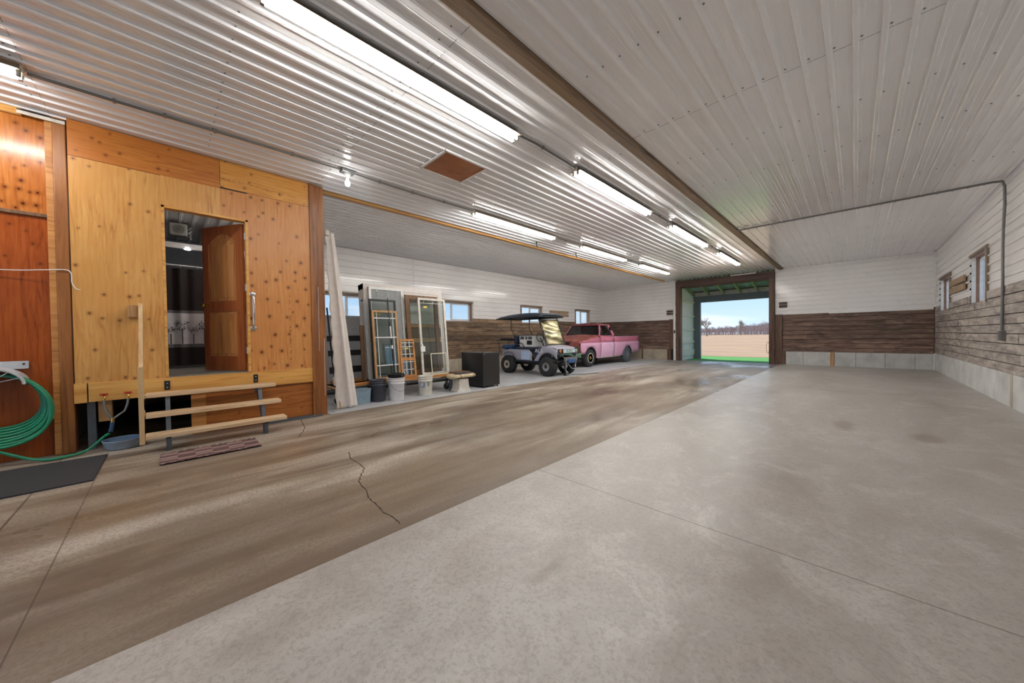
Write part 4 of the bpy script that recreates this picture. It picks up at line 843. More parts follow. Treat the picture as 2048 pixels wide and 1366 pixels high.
# small board pairs screwed on the walls
def wallboards(name, p0, ax, w_, z, n, mat, label, gap=.02, h=.095):
    t = empty(name, p0, label, 'wall board')
    for i in range(n):
        a = Vector(p0)+Vector((0, 0, i*(h+gap)))
        b = a+(Vector((w_, -.03, h)) if ax == 'x-' else Vector((.03, w_, h)) if ax == 'y+' else Vector((-.035, w_, h))); MB(p0).box(a, b).build('board', mat, t, bevel=.004)
wallboards('board_pair', (-6.17, YF-.014, 2.06), 'x-', .30, 0, 2, 'frame_brown', 'pair of short brown boards on the far wall left of the doorway')
wallboards('board_pair', (-2.05, YF-.014, 2.12), 'x-', .24, 0, 2, 'frame_brown', 'pair of short brown boards on the far wall right of the doorway')
wallboards('board_pair', (XR-.022, 12.25, 2.08), 'y', 1.55, 0, 2, 'wallboard', 'pair of pale rough boards between the two windows of the right wall', .04, .14)
wallboards('board_pair', (XL+.014, 11.95, 2.05), 'y+', 1.38, 0, 2, 'wallboard', 'pair of pale boards on the left wall between its two far windows', .03, .11)
# ================================================================ ITEMS AT THE BAY EDGE
# long white folded trim leaning on the post
b0 = Vector((-6.17, 2.21, .0)); tp = Vector((-6.30, 1.99, 2.98)); bo = tuple(b0)
t = empty('metal_trim', bo, 'long off-white folded sheet leaning against the wooden post', 'sheet')
prof = [(-.20, .0), (-.15, -.012), (-.08, .0), (-.02, .006), (.0, .045), (.03, .055), (.045, .02), (.05, .0), (.10, -.01), (.15, .0)]; rows = []
N = 60
for i in range(N+1):
    u = i/N; c = b0.lerp(tp, u); s = 1-.60*u; r = []
    for j, (y, x) in enumerate(prof):
        e = (.010*sin(i*1.05) if j == 0 else 0)+(.004*sin(i*1.05) if j == 1 else 0); r.append(c+Vector((x*s-.01, y*s+e+.02*u, .012 if i == 0 and j % 2 else .004)))
    rows.append(r)
MB(bo).grid(rows).build('folded_sheet', 'offwhite', t, solid=.003)
MB(bo).box(tp+Vector((-.03, -.07, -.06)), tp+Vector((.03, .0, .04))).build('crumpled_tip', 'white_dirty', t, bevel=.015)
bo = (-6.20, 2.06, 0); t = empty('broom', bo, 'upright broom with black handle and straw head beside the wooden post', 'broom')
MB(bo).tube([(-6.26, 2.01, .52), (-6.36, 1.95, 1.72)], .014, 8).build('handle', 'black', t); MB(bo).tube([(-6.245, 2.02, .40), (-6.26, 2.01, .54)], [.026, .02], 10).build('collar', 'white', t)
m = MB(bo); rows = []
for z, w_, d, dy in ((.0, .10, .035, .05), (.10, .095, .035, .035), (.22, .07, .03, .01), (.33, .05, .028, 0), (.41, .024, .022, -.01)):
    rows.append([Vector((-6.22-.05*z+d*sin(a), 2.06+dy*.6+w_*.6*cos(a), z+.004)) for a in np.linspace(0, 2*pi, 15)])
m.grid(rows).build('bristles', 'straw', t)
# dark panels stacked behind
def lean(name, x0, x1, y0, y1, z0, z1, lab, cat, fr, frm, gl, bars=(), depth=.04, kind_extra=None, barw=.008, tags=()):
    """glazed frame: bottom edge at x1,z0 leaning back to x0 at z1; front faces +x"""
    o = (x1, (y0+y1)/2, z0); t = empty(name, o, lab, cat); D = Vector((x0-x1, 0, z1-z0)); nrm = Vector((D.z, 0, -D.x)).normalized(); L = D.length; D.normalize()
    def P_(v, y, k): return Vector((x1, y, z0))+D*v+nrm*k
    def bx(m, v0, v1, ya, yb, k0, k1): m.add([P_(v, y, k) for v in (v0, v1) for (y, k) in ((ya, k0), (yb, k0), (yb, k1), (ya, k1))], [(0, 3, 2, 1), (4, 5, 6, 7), (0, 1, 5, 4), (1, 2, 6, 5), (2, 3, 7, 6), (3, 0, 4, 7)])
    m = MB(o); bx(m, 0, fr*1.3, y0, y1, -depth, 0); bx(m, L-fr, L, y0, y1, -depth, 0); bx(m, 0, L, y0, y0+fr, -depth, .001); bx(m, 0, L, y1-fr, y1, -depth, .001); m.build('frame', frm, t, bevel=.003)
    m = MB(o); bx(m, fr, L-fr, y0+fr, y1-fr, -depth*.55, -depth*.45); m.build('pane', gl, t)
    for kk, (a, b, c, d, mt) in enumerate(bars): m = MB(o); bx(m, a*L, b*L, y0+(y1-y0)*c, y0+(y1-y0)*d, -depth*.4, -depth*.05); m.build('muntin' if mt in ('white', 'cream') else 'batten', mt, t)
    for (a, b, c, d, mt) in tags: m = MB(o); bx(m, a*L, b*L, y0+(y1-y0)*c, y0+(y1-y0)*d, -depth*.43, -depth*.40); m.build('sticker', mt, t)
    return t, bx
lean('glazed_panel', -8.35, -8.0, 2.45, 4.05, .0, 1.72, 'glazed panel with dark bars leaning below the hidden left wall window', 'window sash', .06, 'lightgrey', 'lightgrey', bars=[(.25, .33, 0, 1, 'black'), (.47, .54, 0, 1, 'black'), (.66, .73, 0, 1, 'black')], tags=[(.86, .90, .12, .3, 'yellow_tag')])
lean('dark_sheet', -8.35, -8.1, 1.84, 2.40, .0, 1.5, 'dark sheet leaning behind the foot of the folded trim', 'sheet', .04, 'steel_grey', 'fridge')
# rolling cart
CZ = .30; bo = (-7.0, 3.5, 0)
t = empty('rolling_cart', bo, 'low rolling cart with wooden rails and a black pipe frame carrying old windows', 'cart')
MB(bo).tube([(-6.62, 1.98, .24), (-6.62, 4.60, .24)], .045, 12).build('frame_pipe', 'black', t); MB(bo).tube([(-7.5, 1.98, .24), (-7.5, 4.60, .24)], .045, 12).build('frame_pipe', 'black', t)
MB(bo).tube([(-6.62, 1.90, .24), (-6.62, 1.985, .24)], [.03, .055], 10).build('end_cap', 'white_dirty', t)
for y in (2.15, 3.4, 4.5): MB(bo).box((-7.55, y-.03, .27), (-6.58, y+.03, .30)).build('cross_bar', 'tan_wood', t)
MB(bo).box((-6.68, 2.4, .30), (-6.60, 4.62, .355)).build('rail', 'orange_wood', t, bevel=.004); MB(bo).box((-7.4, 2.3, .30), (-7.3, 4.6, .355)).build('rail', 'orange_wood', t)
for x in (-6.62, -7.5):
    for y in (2.2, 4.52):
        MB(bo).lathe([(.03, -.022), (.075, -.02), (.08, -.008), (.08, .008), (.075, .02), (.03, .022)], (x, y, .081), 18, 'x').build('wheel', 'black_rubber', t)
        MB(bo).box((x-.03, y-.02, .081), (x-.025, y+.02, .2)).box((x+.025, y-.02, .081), (x+.03, y+.02, .2)).build('caster_fork', 'galv', t)
# big back board (white patio door unit)
t, bx = lean('patio_door_unit', -7.20, -7.0, 2.90, 4.80, .36, 2.33, 'tall wide white patio door unit at the back of the leaning windows', 'door', .12, 'offwhite', 'screen', depth=.26)
m = MB((-7.0, 3.85, .305)); bx(m, 1.15, 1.94, 3.0, 4.70, -.05, -.01); m.build('upper_panel', 'offwhite', t)
for v0, v1, mt in ((.10, .72, 'brown_wood'), (.73, .83, 'orange_wood'), (.84, 1.06, 'brown_wood'), (1.07, 1.14, 'orange_wood')): m = MB((-7.0, 3.85, .305)); bx(m, v0, v1, 3.0, 4.70, -.05, .005); m.build('backing_board', mt, t)
lean('storm_door', -7.12, -6.93, 2.98, 3.74, .36, 2.26, 'white framed storm door with a grey screen, left of the pair of tall doors', 'door', .05, 'white', 'screen', bars=[(.955, .965, .2, .24, 'white'), (.9, .96, .24, .245, 'white'), (.9, .96, .5, .505, 'white'), (.9, .96, .78, .785, 'white')])
lean('grey_slab', -7.0, -6.80, 2.82, 2.87, .355, 1.98, 'narrow grey slab standing on edge just left of the tan wooden window', 'door', .035, 'lightgrey', 'lightgrey', depth=.12)
lean('brown_board', -6.93, -6.86, 2.72, 2.80, .36, 1.45, 'ragged brown board standing between the white slabs and the wooden window', 'board', .02, 'brown_wood', 'brown_wood', depth=.03)
lean('black_window', -6.86, -6.70, 2.88, 3.44, .36, 1.98, 'black framed window sash standing behind the tan wooden window', 'window sash', .035, 'black', 'glass_smoke', bars=[(.0, 1., .66, .675, 'black')], tags=[(.80, .84, .15, .4, 'yellow_tag')])
lean('wooden_window', -6.78, -6.63, 2.89, 3.42, .36, 1.75, 'tan wooden window with white muntin lines at the front of the cart', 'window', .042, 'tan_wood', 'glass_smoke', bars=[(.0, 1., .17, .19, 'white'), (.0, 1., .80, .82, 'white'), (.88, .895, 0, 1, 'white'), (.60, .615, 0, 1, 'white'), (.2, .215, 0, 1, 'white')])
lean('wooden_door_frame', -7.02, -6.85, 3.74, 4.56, .36, 2.14, 'dark brown wooden frame showing behind the white glazed storm door', 'door', .10, 'brown_wood', 'glass_smoke', bars=[(.1, .9, .0, .12, 'tan_wood')])
lean('grid_window', -6.74, -6.63, 3.44, 3.78, .36, 1.16, 'small wooden window with a narrow grid between the two glazed doors', 'window', .04, 'orange_wood', 'glass_smoke', bars=[(.0, 1., .34, .37, 'white'), (.0, 1., .64, .67, 'white')]+[(k, k+.014, 0, 1, 'white') for k in (.2, .4, .6, .8, .9)]+[(.44, .52, 0, 1, 'orange_wood')], tags=[(.74, .78, .25, .6, 'yellow_tag')])
t, bx = lean('glazed_storm_door', -6.80, -6.64, 3.92, 4.62, .36, 2.07, 'tall white framed glass door at the right end of the cart', 'door', .05, 'white_dirty', 'glass_smoke', bars=[(.93, .935, .05, .95, 'white'), (.93, .96, .2, .21, 'white'), (.93, .96, .55, .56, 'white'), (.0, .95, .86, .88, 'lightgrey')], tags=[(.87, .895, .2, .33, 'yellow_tag')])
m = MB((-6.64, 4.27, .36)); bx(m, .52, .64, 3.90, 4.01, .0, .035); bx(m, .62, .68, 3.93, 3.97, .0, .03); m.build('latch', 'white', t, bevel=.006)
lean('small_screen', -6.655, -6.595, 4.13, 4.54, .36, .84, 'small cream framed screen propped against the glass of the tall white door', 'window screen', .022, 'cream', 'glass', depth=.012)
# buckets
def bucket(o, r, h, mat, name, lab, handle=True, lip=None):
    t = empty(name, o, lab, 'bucket'); x, y, z = o
    m = MB(o).lathe([(0, .006), (r*.84, .0), (r*.87, .01), (r*.965, h*.72), (r*1.0, h*.73), (r*1.0, h*.77), (r*.972, h*.78), (r*.975, h*.85), (r*1.02, h*.86), (r*1.02, h*.89), (r*.985, h*.90), (r*.99, h*.965), (r*1.05, h*.97), (r*1.05, h), (r*.97, h), (r*.94, h*.9), (r*.84, .02), (0, .018)], o, 32)
    m.build('body', mat, t)
    if handle:
        rr = r*1.04; pts = [Vector((x+rr*cos(a)*.62+rr*.3*sin(a), y-rr*cos(a)*.75+.0, z+h*.86-sin(a)*h*.42)) for a in np.linspace(0, pi, 16)]
        pts = [Vector((x+.02+rr*(sin(a)*.98), y-rr*cos(a)*1.0, z+h*.86-sin(a)*h*.45)) for a in np.linspace(0, pi, 18)]; MB(o).tube(pts, .0035, 5).build('wire_handle', 'black' if mat != 'bucket_white' else 'galv', t)
        for s in (-1, 1): MB(o).lathe([(.018, -.004), (.018, .004)], (x, y+s*rr, z+h*.86), 10, 'y').build('handle_lug', mat, t)
    return t
BD = (-6.42, 2.83, 0); BW = (-6.29, 3.14, 0); BC = (-6.34, 3.80, 0)
bucket(BD, .150, .41, 'bucket_dark', 'dark_bucket', 'dark blue-grey bucket beside the folded trim, leftmost of the buckets')
bucket(BW, .155, .43, 'bucket_white', 'white_bucket', 'white bucket with the black tub and pole in it, in front of the wooden window')
t = bucket(BC, .150, .40, 'bucket_cream', 'labelled_bucket', 'cream bucket with a blue-grey label, rightmost of the buckets', False)
m = MB(BC); n = 8
def curved(m, a0, a1, z0, z1, r, c, off=.0015, n=8, tap=.1):
    rows = [[Vector((c[0]+(r*(.87+tap*z/.30)+off)*cos(a), c[1]+(r*(.87+tap*z/.30)+off)*sin(a), c[2]+z)) for a in np.linspace(a0, a1, n+1)] for z in (z0, z1)]; m.grid(rows)
va = math.atan2(-BC[1], -BC[0])
curved(m, va-.80, va-.05, .17, .28, .150, BC); m.build('label', 'label_blue', t)
m = MB(BC)
for k in range(4): curved(m, va-.72, va-.25-.08*k, .255-.024*k, .268-.024*k, .150, BC, .0025, 3)
for k in range(3): curved(m, va-.60+.13*k, va-.54+.13*k, .20, .262, .150, BC, .0028, 2)
m.build('label_print', 'white', t)
m = MB(BC); curved(m, va+.30, va+.62, .19, .29, .150, BC, .0015, 4); m.build('side_label', 'label_green', t)
o = (BW[0], BW[1], .40); t = empty('black_tub', o, 'shallow black tub sitting in the mouth of the white bucket', 'tub')
MB(o).lathe([(0, .432), (.13, .432), (.15, .435), (.165, .49), (.178, .495), (.178, .505), (.158, .505), (.14, .445), (0, .44)], (BW[0], BW[1], 0), 28).build('body', 'black', t)
m = MB(o)
for a in (.3, 1.1): c = (BW[0]+.15*cos(a-.2), BW[1]+.15*sin(a)); m.tube([(c[0], c[1], .46), (c[0], c[1], .53), (c[0]+.03, c[1]+.02, .545), (c[0]+.045, c[1]+.03, .50)], .008, 6)
m.build('white_hook', 'white', t)
o = (BW[0], BW[1]-.02, .44); t = empty('telescopic_pole', o, 'thin black and white pole standing up out of the white bucket', 'pole')
zb = [(.45, .75, .012, 'black'), (.75, .98, .020, 'black'), (.98, 1.05, .016, 'white'), (1.05, 1.18, .022, 'black'), (1.18, 1.42, .012, 'white'), (1.42, 1.50, .018, 'black'), (1.50, 1.98, .008, 'black')]
for a, b, r, mt in zb: MB(o).tube([(BW[0]-.24*(a-.45)/1.5, BW[1]-.03, a), (BW[0]-.24*(b-.45)/1.5, BW[1]-.03, b)], r, 8).build('pole_section', mt, t)
bo = (-6.42, 2.60, 0); t = empty('blue_bin', bo, 'small pale blue-grey bin between the folded trim and the dark bucket', 'bin')
m = MB(bo); m.prism([(2.36, .0), (2.64, .0), (2.66, .26), (2.34, .26)], 'x', -6.55, -6.33); m.build('body', 'bin_blue', t, bevel=.01); MB(bo).box((-6.56, 2.335, .25), (-6.32, 2.665, .27)).build('rim', 'bin_blue', t, bevel=.004)
# stool
bo = (-6.22, 4.62, 0); t = empty('padded_stool', bo, 'low paint-splashed stool with a tan cushion seat beside the black fridge', 'stool')
m = MB(bo); m.prism([(4.43, 0), (4.81, 0), (4.76, .06), (4.74, .27), (4.50, .27), (4.48, .06)], 'x', -6.35, -6.10); m.build('pedestal', 'white_dirty', t, bevel=.01)
MB(bo).box((-6.42, 4.44, 0), (-6.36, 4.50, .3)).build('dark_leg', 'steel_grey', t)
m = MB(bo); m.tube([(-6.22, 4.30, .335), (-6.22, 4.34, .335), (-6.22, 4.9, .335), (-6.22, 4.95, .335)], [.02, .07, .07, .02], 14); 
for v in m.v: v.x = -6.22+(v.x+6.22)*2.6; v.z = .335+(v.z-.335)*.8
m.build('cushion', 'tan_cloth', t)
MB(bo).box((-6.39, 4.42, .385), (-6.09, 4.84, .398)).build('blue_pad', 'blue_cloth', t, bevel=.005)
for y in (4.5, 4.86): m = MB(bo); m.tube([(-6.22+.19*cos(a), y, .335+.06*sin(a)) for a in np.linspace(0, 2*pi, 18)], .005, 5, True); m.build('strap', 'black', t)
o = MB((-6.24, 4.6, .405)).box((-6.40, 4.42, .400), (-6.10, 4.80, .425)).build('seat_board', 'brown_wood', bevel=.006); tag(o, 'worn brown board lying on top of the padded stool', 'board')
# fridge
bo = (-6.45, 5.42, 0); t = empty('mini_fridge', bo, 'black mini fridge standing with its door closed between stool and golf buggy', 'fridge')
MB(bo).box((-6.90, 5.16, .03), (-6.14, 5.68, .815)).build('cabinet', 'fridge', t, bevel=.008)
MB(bo).box((-6.132, 5.16, .04), (-6.085, 5.68, .815)).build('door', 'fridge', t, bevel=.008)
for x, y in ((-6.13, 5.2), (-6.13, 5.64), (-6.85, 5.2), (-6.85, 5.64)): MB(bo).lathe([(.018, 0), (.018, .032)], (x, y, 0), 10).build('foot', 'black', t)
MB(bo).box((-6.15, 5.18, .815), (-6.09, 5.24, .835)).box((-6.14, 5.58, .815), (-6.10, 5.62, .825)).build('hinge', 'galv', t, bevel=.003)
MB(bo).box((-6.084, 5.17, .765), (-6.08, 5.20, .785)).build('badge', 'chrome', t)
# ================================================================ VEHICLES
def wheel(parent, o, c, r, w_, axis, tyre, rim, cap=None, ring=None, sgn=1, tread=False, rr=.55):
    """c: wheel centre; sgn: outward side along axis"""
    c = Vector(c); g = empty('wheel', c-world_loc(parent)); g.parent = parent
    m = MB(c); k = w_/2
    m.lathe([(r*rr, -k*.9), (r*.78, -k), (r*.93, -k*.92), (r, -k*.6), (r, k*.6), (r*.93, k*.92), (r*.78, k), (r*rr, k*.9)], c, 30, axis, cap=False)
    if tread:
        for j in range(22):
            a = 2*pi*j/22; u, v = cos(a), sin(a); P1 = {'y': lambda s: c+Vector((r*u*1.0, s, r*v)), 'x': lambda s: c+Vector((s, r*u, r*v))}[axis]
            m.bar(P1(-k*.75), P1(-k*.05), .03, .022, (u, 0, v) if axis == 'y' else (0, u, v)); m.bar(P1(k*.05), P1(k*.75), .03, .022, (u, 0, v) if axis == 'y' else (0, u, v))
    m.build('tyre', tyre, g)
    s = sgn; prof = [(r*rr, k*.9), (r*rr*.96, k*.6), (r*.40, k*.45), (r*.33, k*.62), (r*.12, k*.66), (0, k*.66)]
    MB(c).lathe([(a, b*s) for a, b in prof], c, 24, axis).lathe([(r*rr, -k*.9*s), (r*rr*.9, 0), (0, 0)], c, 20, axis).build('rim', rim, g)
    if ring: m = MB(c); m.lathe([(r*rr*1.01, k*.88*s), (r*rr*1.01, k*.97*s), (r*rr*.88, k*.97*s), (r*rr*.88, k*.9*s)], c, 26, axis); m.build('trim_ring', ring, g)
    if cap: m = MB(c); m.lathe([(r*.24, k*.6*s), (r*.22, k*.85*s), (r*.12, k*1.0*s), (0, k*1.03*s)], c, 18, axis); m.build('hub_cap', cap, g)
    return g
# ---- pickup: nose towards -y, near side x = -7.0
TX0, TX1 = -8.78, -7.0; TXC = (TX0+TX1)/2; HW = (TX1-TX0)/2; TO = (TXC, 12.9, 0)
tk = empty('pickup_truck', TO, 'faded pink vintage pickup with a rusty hood and green bumper, parked in the bay', 'truck')
FW, RW_ = 11.22, 14.17
def halfw(z):     # body side section
    pts = [(.28, .90), (.34, .955), (.60, .985), (.86, 1.0), (.895, .955), (.93, .975), (1.06, .965), (1.12, .93), (1.2, .90)]
    for (a, b), (c, d) in zip(pts, pts[1:]):
        if a <= z <= c: return HW*(b+(d-b)*(z-a)/(c-a))
    return HW*(pts[0][1] if z < .28 else pts[-1][1])
def arch(y, yc, r, zc):
    d = abs(y-yc); return zc+math.sqrt(max(0, r*r-d*d)) if d < r else 0
def side(name, y0, y1, top, mat, bot=.31, wf=None):
    ys = sorted(set([round(v, 3) for v in list(np.linspace(y0, y1, 10))]+[round(yc+.42*cos(a), 3) for yc in (FW, RW_) for a in np.linspace(0, pi, 19) if y0 < yc+.42*cos(a) < y1]))
    for s in (1, -1):
        rows = []
        for y in ys:
            b = max(bot(y) if callable(bot) else bot, arch(y, FW, .42, .33), arch(y, RW_, .42, .30)); tp_ = top(y) if callable(top) else top
            f = wf(y) if wf else 1.
            zs = [b+(tp_-b)*k/9 for k in range(10)]; zs = sorted(set([b]+[z for z in (.34, .6, .82, .86, .895, .93, 1.0, 1.06) if b+.01 < z < tp_-.01]+[tp_])); 
            full = [b, .34, .6, .80, .86, .895, .93, 1.0, 1.06, tp_]; zz = [min(max(z, b), tp_) for z in full]
            rows.append([Vector((TXC+s*halfw(z)*f, y, z)) for z in zz])
        m = MB(TO).grid(rows); m.mi = [1 if k % 9 >= 5 else 0 for k in range(len(m.mi))]; m.build(name, [mat, 'pink_dark'], tk, solid=.012)
nose = lambda y: 1-.05*max(0, (10.95-y)/.35)**2
side('front_fender', 10.60, 11.965, lambda y: .905+.20*min(1, (y-10.60)/1.3)**.7, 'pink', lambda y: .31 if y > 11.3 else .50, nose)
side('cab_side', 11.975, 12.99, 1.17, 'pink_pale')
side('bed_side', 13.01, 15.38, 1.115, 'pink', lambda y: .33 if y < 14.2 else .40+.03*(y-14.2), lambda y: 1-.05*max(0, (y-14.9)/.48)**2)
# rear part rusty red: tailgate and end caps
MB(TO).box((TXC-HW*.90, 15.34, .42), (TXC+HW*.90, 15.385, 1.115)).build('tailgate', 'rail_red', tk, bevel=.02)
MB(TO).box((TXC-HW*.9, 13.02, .55), (TXC+HW*.9, 15.35, .59)).box((TXC-HW*.9, 13.02, .55), (TXC+HW*.9, 13.06, 1.11)).build('bed_floor', 'rust', tk)
m = MB(TO)
for s in (1, -1): m.box((TXC+s*HW*.86, 13.02, .55), (TXC+s*HW*.83, 15.36, 1.10)); m.box((TXC+s*HW*.955, 13.01, 1.105), (TXC+s*HW*.83, 15.38, 1.125))
m.build('bed_wall', 'pink', tk, bevel=.004)
# hood
rows = []
for y in np.linspace(10.55, 11.93, 14):
    u = (y-10.55)/1.38; r = []
    for k in range(15):
        a = -1+2*k/14; xx = a*HW*(.965 if u > .2 else .93+.175*u*.2/.2*.2)
        z = .90+.21*min(1, u*1.05)**.7+(.10*(1-abs(a)**2.6))*(.5+.5*min(1, u*4))+(.022*math.exp(-((abs(a)-.72)/.10)**2))
        if abs(a) > .97: z = .895+.20*min(1, u*1.05)**.7
        r.append(Vector((TXC+xx, y+.05*(abs(a)**3)*(1-u), z)))
    rows.append(r)
MB(TO).grid(rows).build('hood', 'rust', tk, solid=.012)
m = MB(TO); m.prism([(10.56, .76), (10.56, .905), (10.60, .99), (10.66, 1.01), (10.66, .76)], 'x', TXC-HW*.88, TXC+HW*.88); m.build('hood_lip', 'rust', tk, bevel=.02)
MB(TO).box((TXC-HW*.42, 10.545, .86), (TXC+HW*.42, 10.57, .925)).build('air_slot', 'black', tk, bevel=.006)
# front face
m = MB(TO); m.box((TXC-HW*.95, 10.58, .50), (TXC+HW*.95, 10.68, .80)); m.build('front_panel', 'rail_red', tk, bevel=.02)
m = MB(TO); m.box((TXC-HW*.86, 10.545, .545), (TXC+HW*.86, 10.60, .755)); g = m.build('grille', 'green_dark', tk, bevel=.02)
m = MB(TO)
for zz in (.555, .745): m.box((TXC-HW*.86, 10.535, zz-.012), (TXC+HW*.86, 10.55, zz+.012))
for s in (1, -1): m.box((TXC+s*HW*.86, 10.535, .545), (TXC+s*HW*.83, 10.55, .755))
m.build('grille_surround', 'green_paint', g)
for s in (1, -1):
    for k in (.68, .50): MB(TO).lathe([(.0, -.02), (.05, -.014), (.062, 0), (.064, .012)], (TXC+s*HW*k, 10.535, .66), 18, 'y').build('headlight', 'chrome', tk)
def textmesh(s_, size, loc, rot, mat, parent, name, ext=.003):
    cu = bpy.data.curves.new('t', 'FONT'); cu.body = s_; cu.size = size; cu.extrude = ext; cu.align_x = 'CENTER'; cu.align_y = 'CENTER'; ob = bpy.data.objects.new('t', cu); COL.objects.link(ob)
    dg = bpy.context.evaluated_depsgraph_get(); me = bpy.data.meshes.new_from_object(ob.evaluated_get(dg)); bpy.data.objects.remove(ob); me.materials.clear(); me.materials.append(M[mat])
    o = bpy.data.objects.new(name, me); COL.objects.link(o); o.parent = parent; o.location = Vector(loc)-world_loc(parent); o.rotation_euler = rot; return o
textmesh('G M C', .15, (TXC, 10.535, .655), (pi/2, 0, 0), 'chrome', tk, 'grille_lettering', .006)
m = MB(TO); rows = []
for z, d in ((.37, .0), (.40, -.03), (.45, -.04), (.50, -.03), (.535, .0)): rows.append([Vector((TXC+a*HW*1.02, 10.45+d+.10*abs(a)**4, z)) for a in np.linspace(-1, 1, 21)])
m.grid(rows).build('front_bumper', 'green_paint', tk, solid=.012)
m = MB(TO)
for s in (1, -1): m.box((TXC+s*.45, 10.45, .42), (TXC+s*.37, 10.7, .48))
m.build('bumper_bracket', 'black', tk)
# cab greenhouse
b = [(11.93, .90), (13.0, .90)]; zt = 1.60
def gh(y, s, z): return Vector((TXC+s*HW*(.925-.20*(z-1.17)/.45), y, z))
A0, A1, B0, B1 = 11.93, 12.20, 13.0, 12.86     # windshield foot/head, rear foot/head
m = MB(TO)
for s in (1, -1):
    m.bar(gh(A0, s, 1.16), gh(A1, s, 1.60), .055, .05); m.bar(gh(B0, s, 1.16), gh(B1, s, 1.60), .12, .05, (1, 0, 0)); m.bar(gh(A1-.02, s, 1.595), gh(B1+.02, s, 1.595), .05, .05)
m.bar(gh(A1, 1, 1.60), gh(A1, -1, 1.60), .06, .05); m.bar(gh(B1, 1, 1.60), gh(B1, -1, 1.60), .06, .05); m.bar(gh(A0, 1, 1.165), gh(A0, -1, 1.165), .06, .05); m.bar(gh(B0, 1, 1.17), gh(B0, -1, 1.17), .06, .05)
m.build('cab_pillar', 'pink_dark', tk, bevel=.008)
rows = []
for y in np.linspace(A1-.07, B1+.07, 9): rows.append([Vector((TXC+a*HW*(.78), y, 1.60+.06*(1-abs(a)**3)*(1-((y-(A1+B1)/2)/.5)**4))) for a in np.linspace(-1, 1, 13)])
MB(TO).grid(rows).build('cab_roof', 'rust', tk, solid=.02)
m = MB(TO); m.box((TXC-.05, 12.25, 1.66), (TXC+.05, 12.33, 1.69)); 
for k in (-.6, .6): m.lathe([(.03, 0), (.02, .03), (0, .035)], (TXC+k*HW, 12.25, 1.645), 10)
m.build('roof_marker', 'amber', tk)
MB(TO).add([gh(A0-.005, 1, 1.18), gh(A0-.005, -1, 1.18), gh(A1-.01, -1, 1.585), gh(A1-.01, 1, 1.585)], [(0, 1, 2, 3)]).build('windshield', 'glass_dark', tk, solid=.005)
MB(TO).add([gh(B0, .92, 1.19), gh(B0, -.92, 1.19), gh(B1, -.92, 1.575), gh(B1, .92, 1.575)], [(0, 1, 2, 3)]).build('rear_window', 'glass_dark', tk, solid=.005)
for s in (1, -1):
    MB(TO).add([gh(A0+.04, s, 1.18), gh(B0-.06, s, 1.18), gh(B1-.06, s, 1.575), gh(A1+.03, s, 1.575)], [(0, 1, 2, 3)]).build('door_glass', 'glass', tk, solid=.004)
    m = MB(TO); m.bar(gh(A0+.20, s, 1.18)+Vector((s*.004, 0, 0)), gh(A0+.26, s, 1.58)+Vector((s*.004, 0, 0)), .012, .012); m.build('vent_window_bar', 'chrome', tk)
    m = MB(TO); x = TXC+s*(HW*.97); m.tube([(x, 12.70, 1.15), (x+s*.10, 12.52, 1.33), (x+s*.10, 12.50, 1.42)], .008, 6).tube([(x, 12.35, 1.15), (x+s*.10, 12.50, 1.40)], .008, 6).box((x+s*.07, 12.47, 1.36), (x+s*.16, 12.50, 1.50)); m.build('side_mirror', 'black', tk)
    m = MB(TO); xx = TXC+s*(halfw(1.08)+.008); m.box((xx, 12.82, 1.075), (xx+s*.02, 12.94, 1.10)); m.build('door_handle', 'chrome', tk, bevel=.004)
    m = MB(TO)
    for y in (11.97, 13.0): m.tube([(TXC+s*(halfw(z)+.001), y, z) for z in (.33, .5, .6, .7, .86, .895, .93, 1.0, 1.06, 1.12, 1.165)], .006, 5)
    m.build('panel_gap', 'black', tk)
    m = MB(TO); m.tube([(TXC+s*(halfw(.31)+.002), y, .305) for y in (11.72, 12.4, 13.6)], .012, 6); m.build('rocker_trim', 'white_dirty', tk)
# dark cab interior, chassis, inner arches
MB(TO).box((TXC-HW*.85, 12.55, .5), (TXC+HW*.85, 12.9, .95)).box((TXC-HW*.85, 12.82, .9), (TXC+HW*.85, 12.94, 1.25)).build('bench_seat', 'black', tk, bevel=.03)
MB(TO).box((TXC-HW*.85, 11.95, 1.0), (TXC+HW*.85, 12.15, 1.15)).box((TXC-HW*.9, 11.75, .4), (TXC+HW*.9, 11.85, 1.05)).build('dashboard', 'black', tk)
MB(TO).box((TXC-HW*.80, 11.70, .33), (TXC+HW*.88, 13.70, .38)).box((TXC-.45, 10.7, .38), (TXC-.37, 15.3, .5)).box((TXC+.37, 10.7, .38), (TXC+.45, 15.3, .5)).box((TXC-.35, 10.75, .45), (TXC+.35, 11.6, .95)).build('chassis', 'black', tk)
for yc, nm in ((FW, 0), (RW_, 1)):
    m = MB(TO); m.tube([(TXC-HW*.8, yc, .33), (TXC+HW*.8, yc, .33)], .05, 8); m.build('axle', 'black', tk)
    for s in (1, -1):
        rows = [[Vector((TXC+s*HW*k, yc+.43*cos(a), max(.33, .33+.43*sin(a)))) for k in (.62, .93)] for a in np.linspace(0, pi, 17)]
        MB(TO).grid(rows).build('inner_arch', 'black', tk, solid=.004)
        wheel(tk, TO, (TXC+s*(HW*.87), yc, .335), .335, .19, 'x', 'tyre_grey' if nm else 'tyre', 'steel_grey' if nm else 'green_paint', 'brass' if not nm else 'galv', 'white_dirty' if not nm else None, s)
m = MB(TO); m.tube([(-7.9, 10.52, .50), (-7.95, 10.40, .30), (-7.9, 10.44, .12), (-7.8, 10.5, .1)], .008, 5); m.build('hanging_cable', 'black', tk)
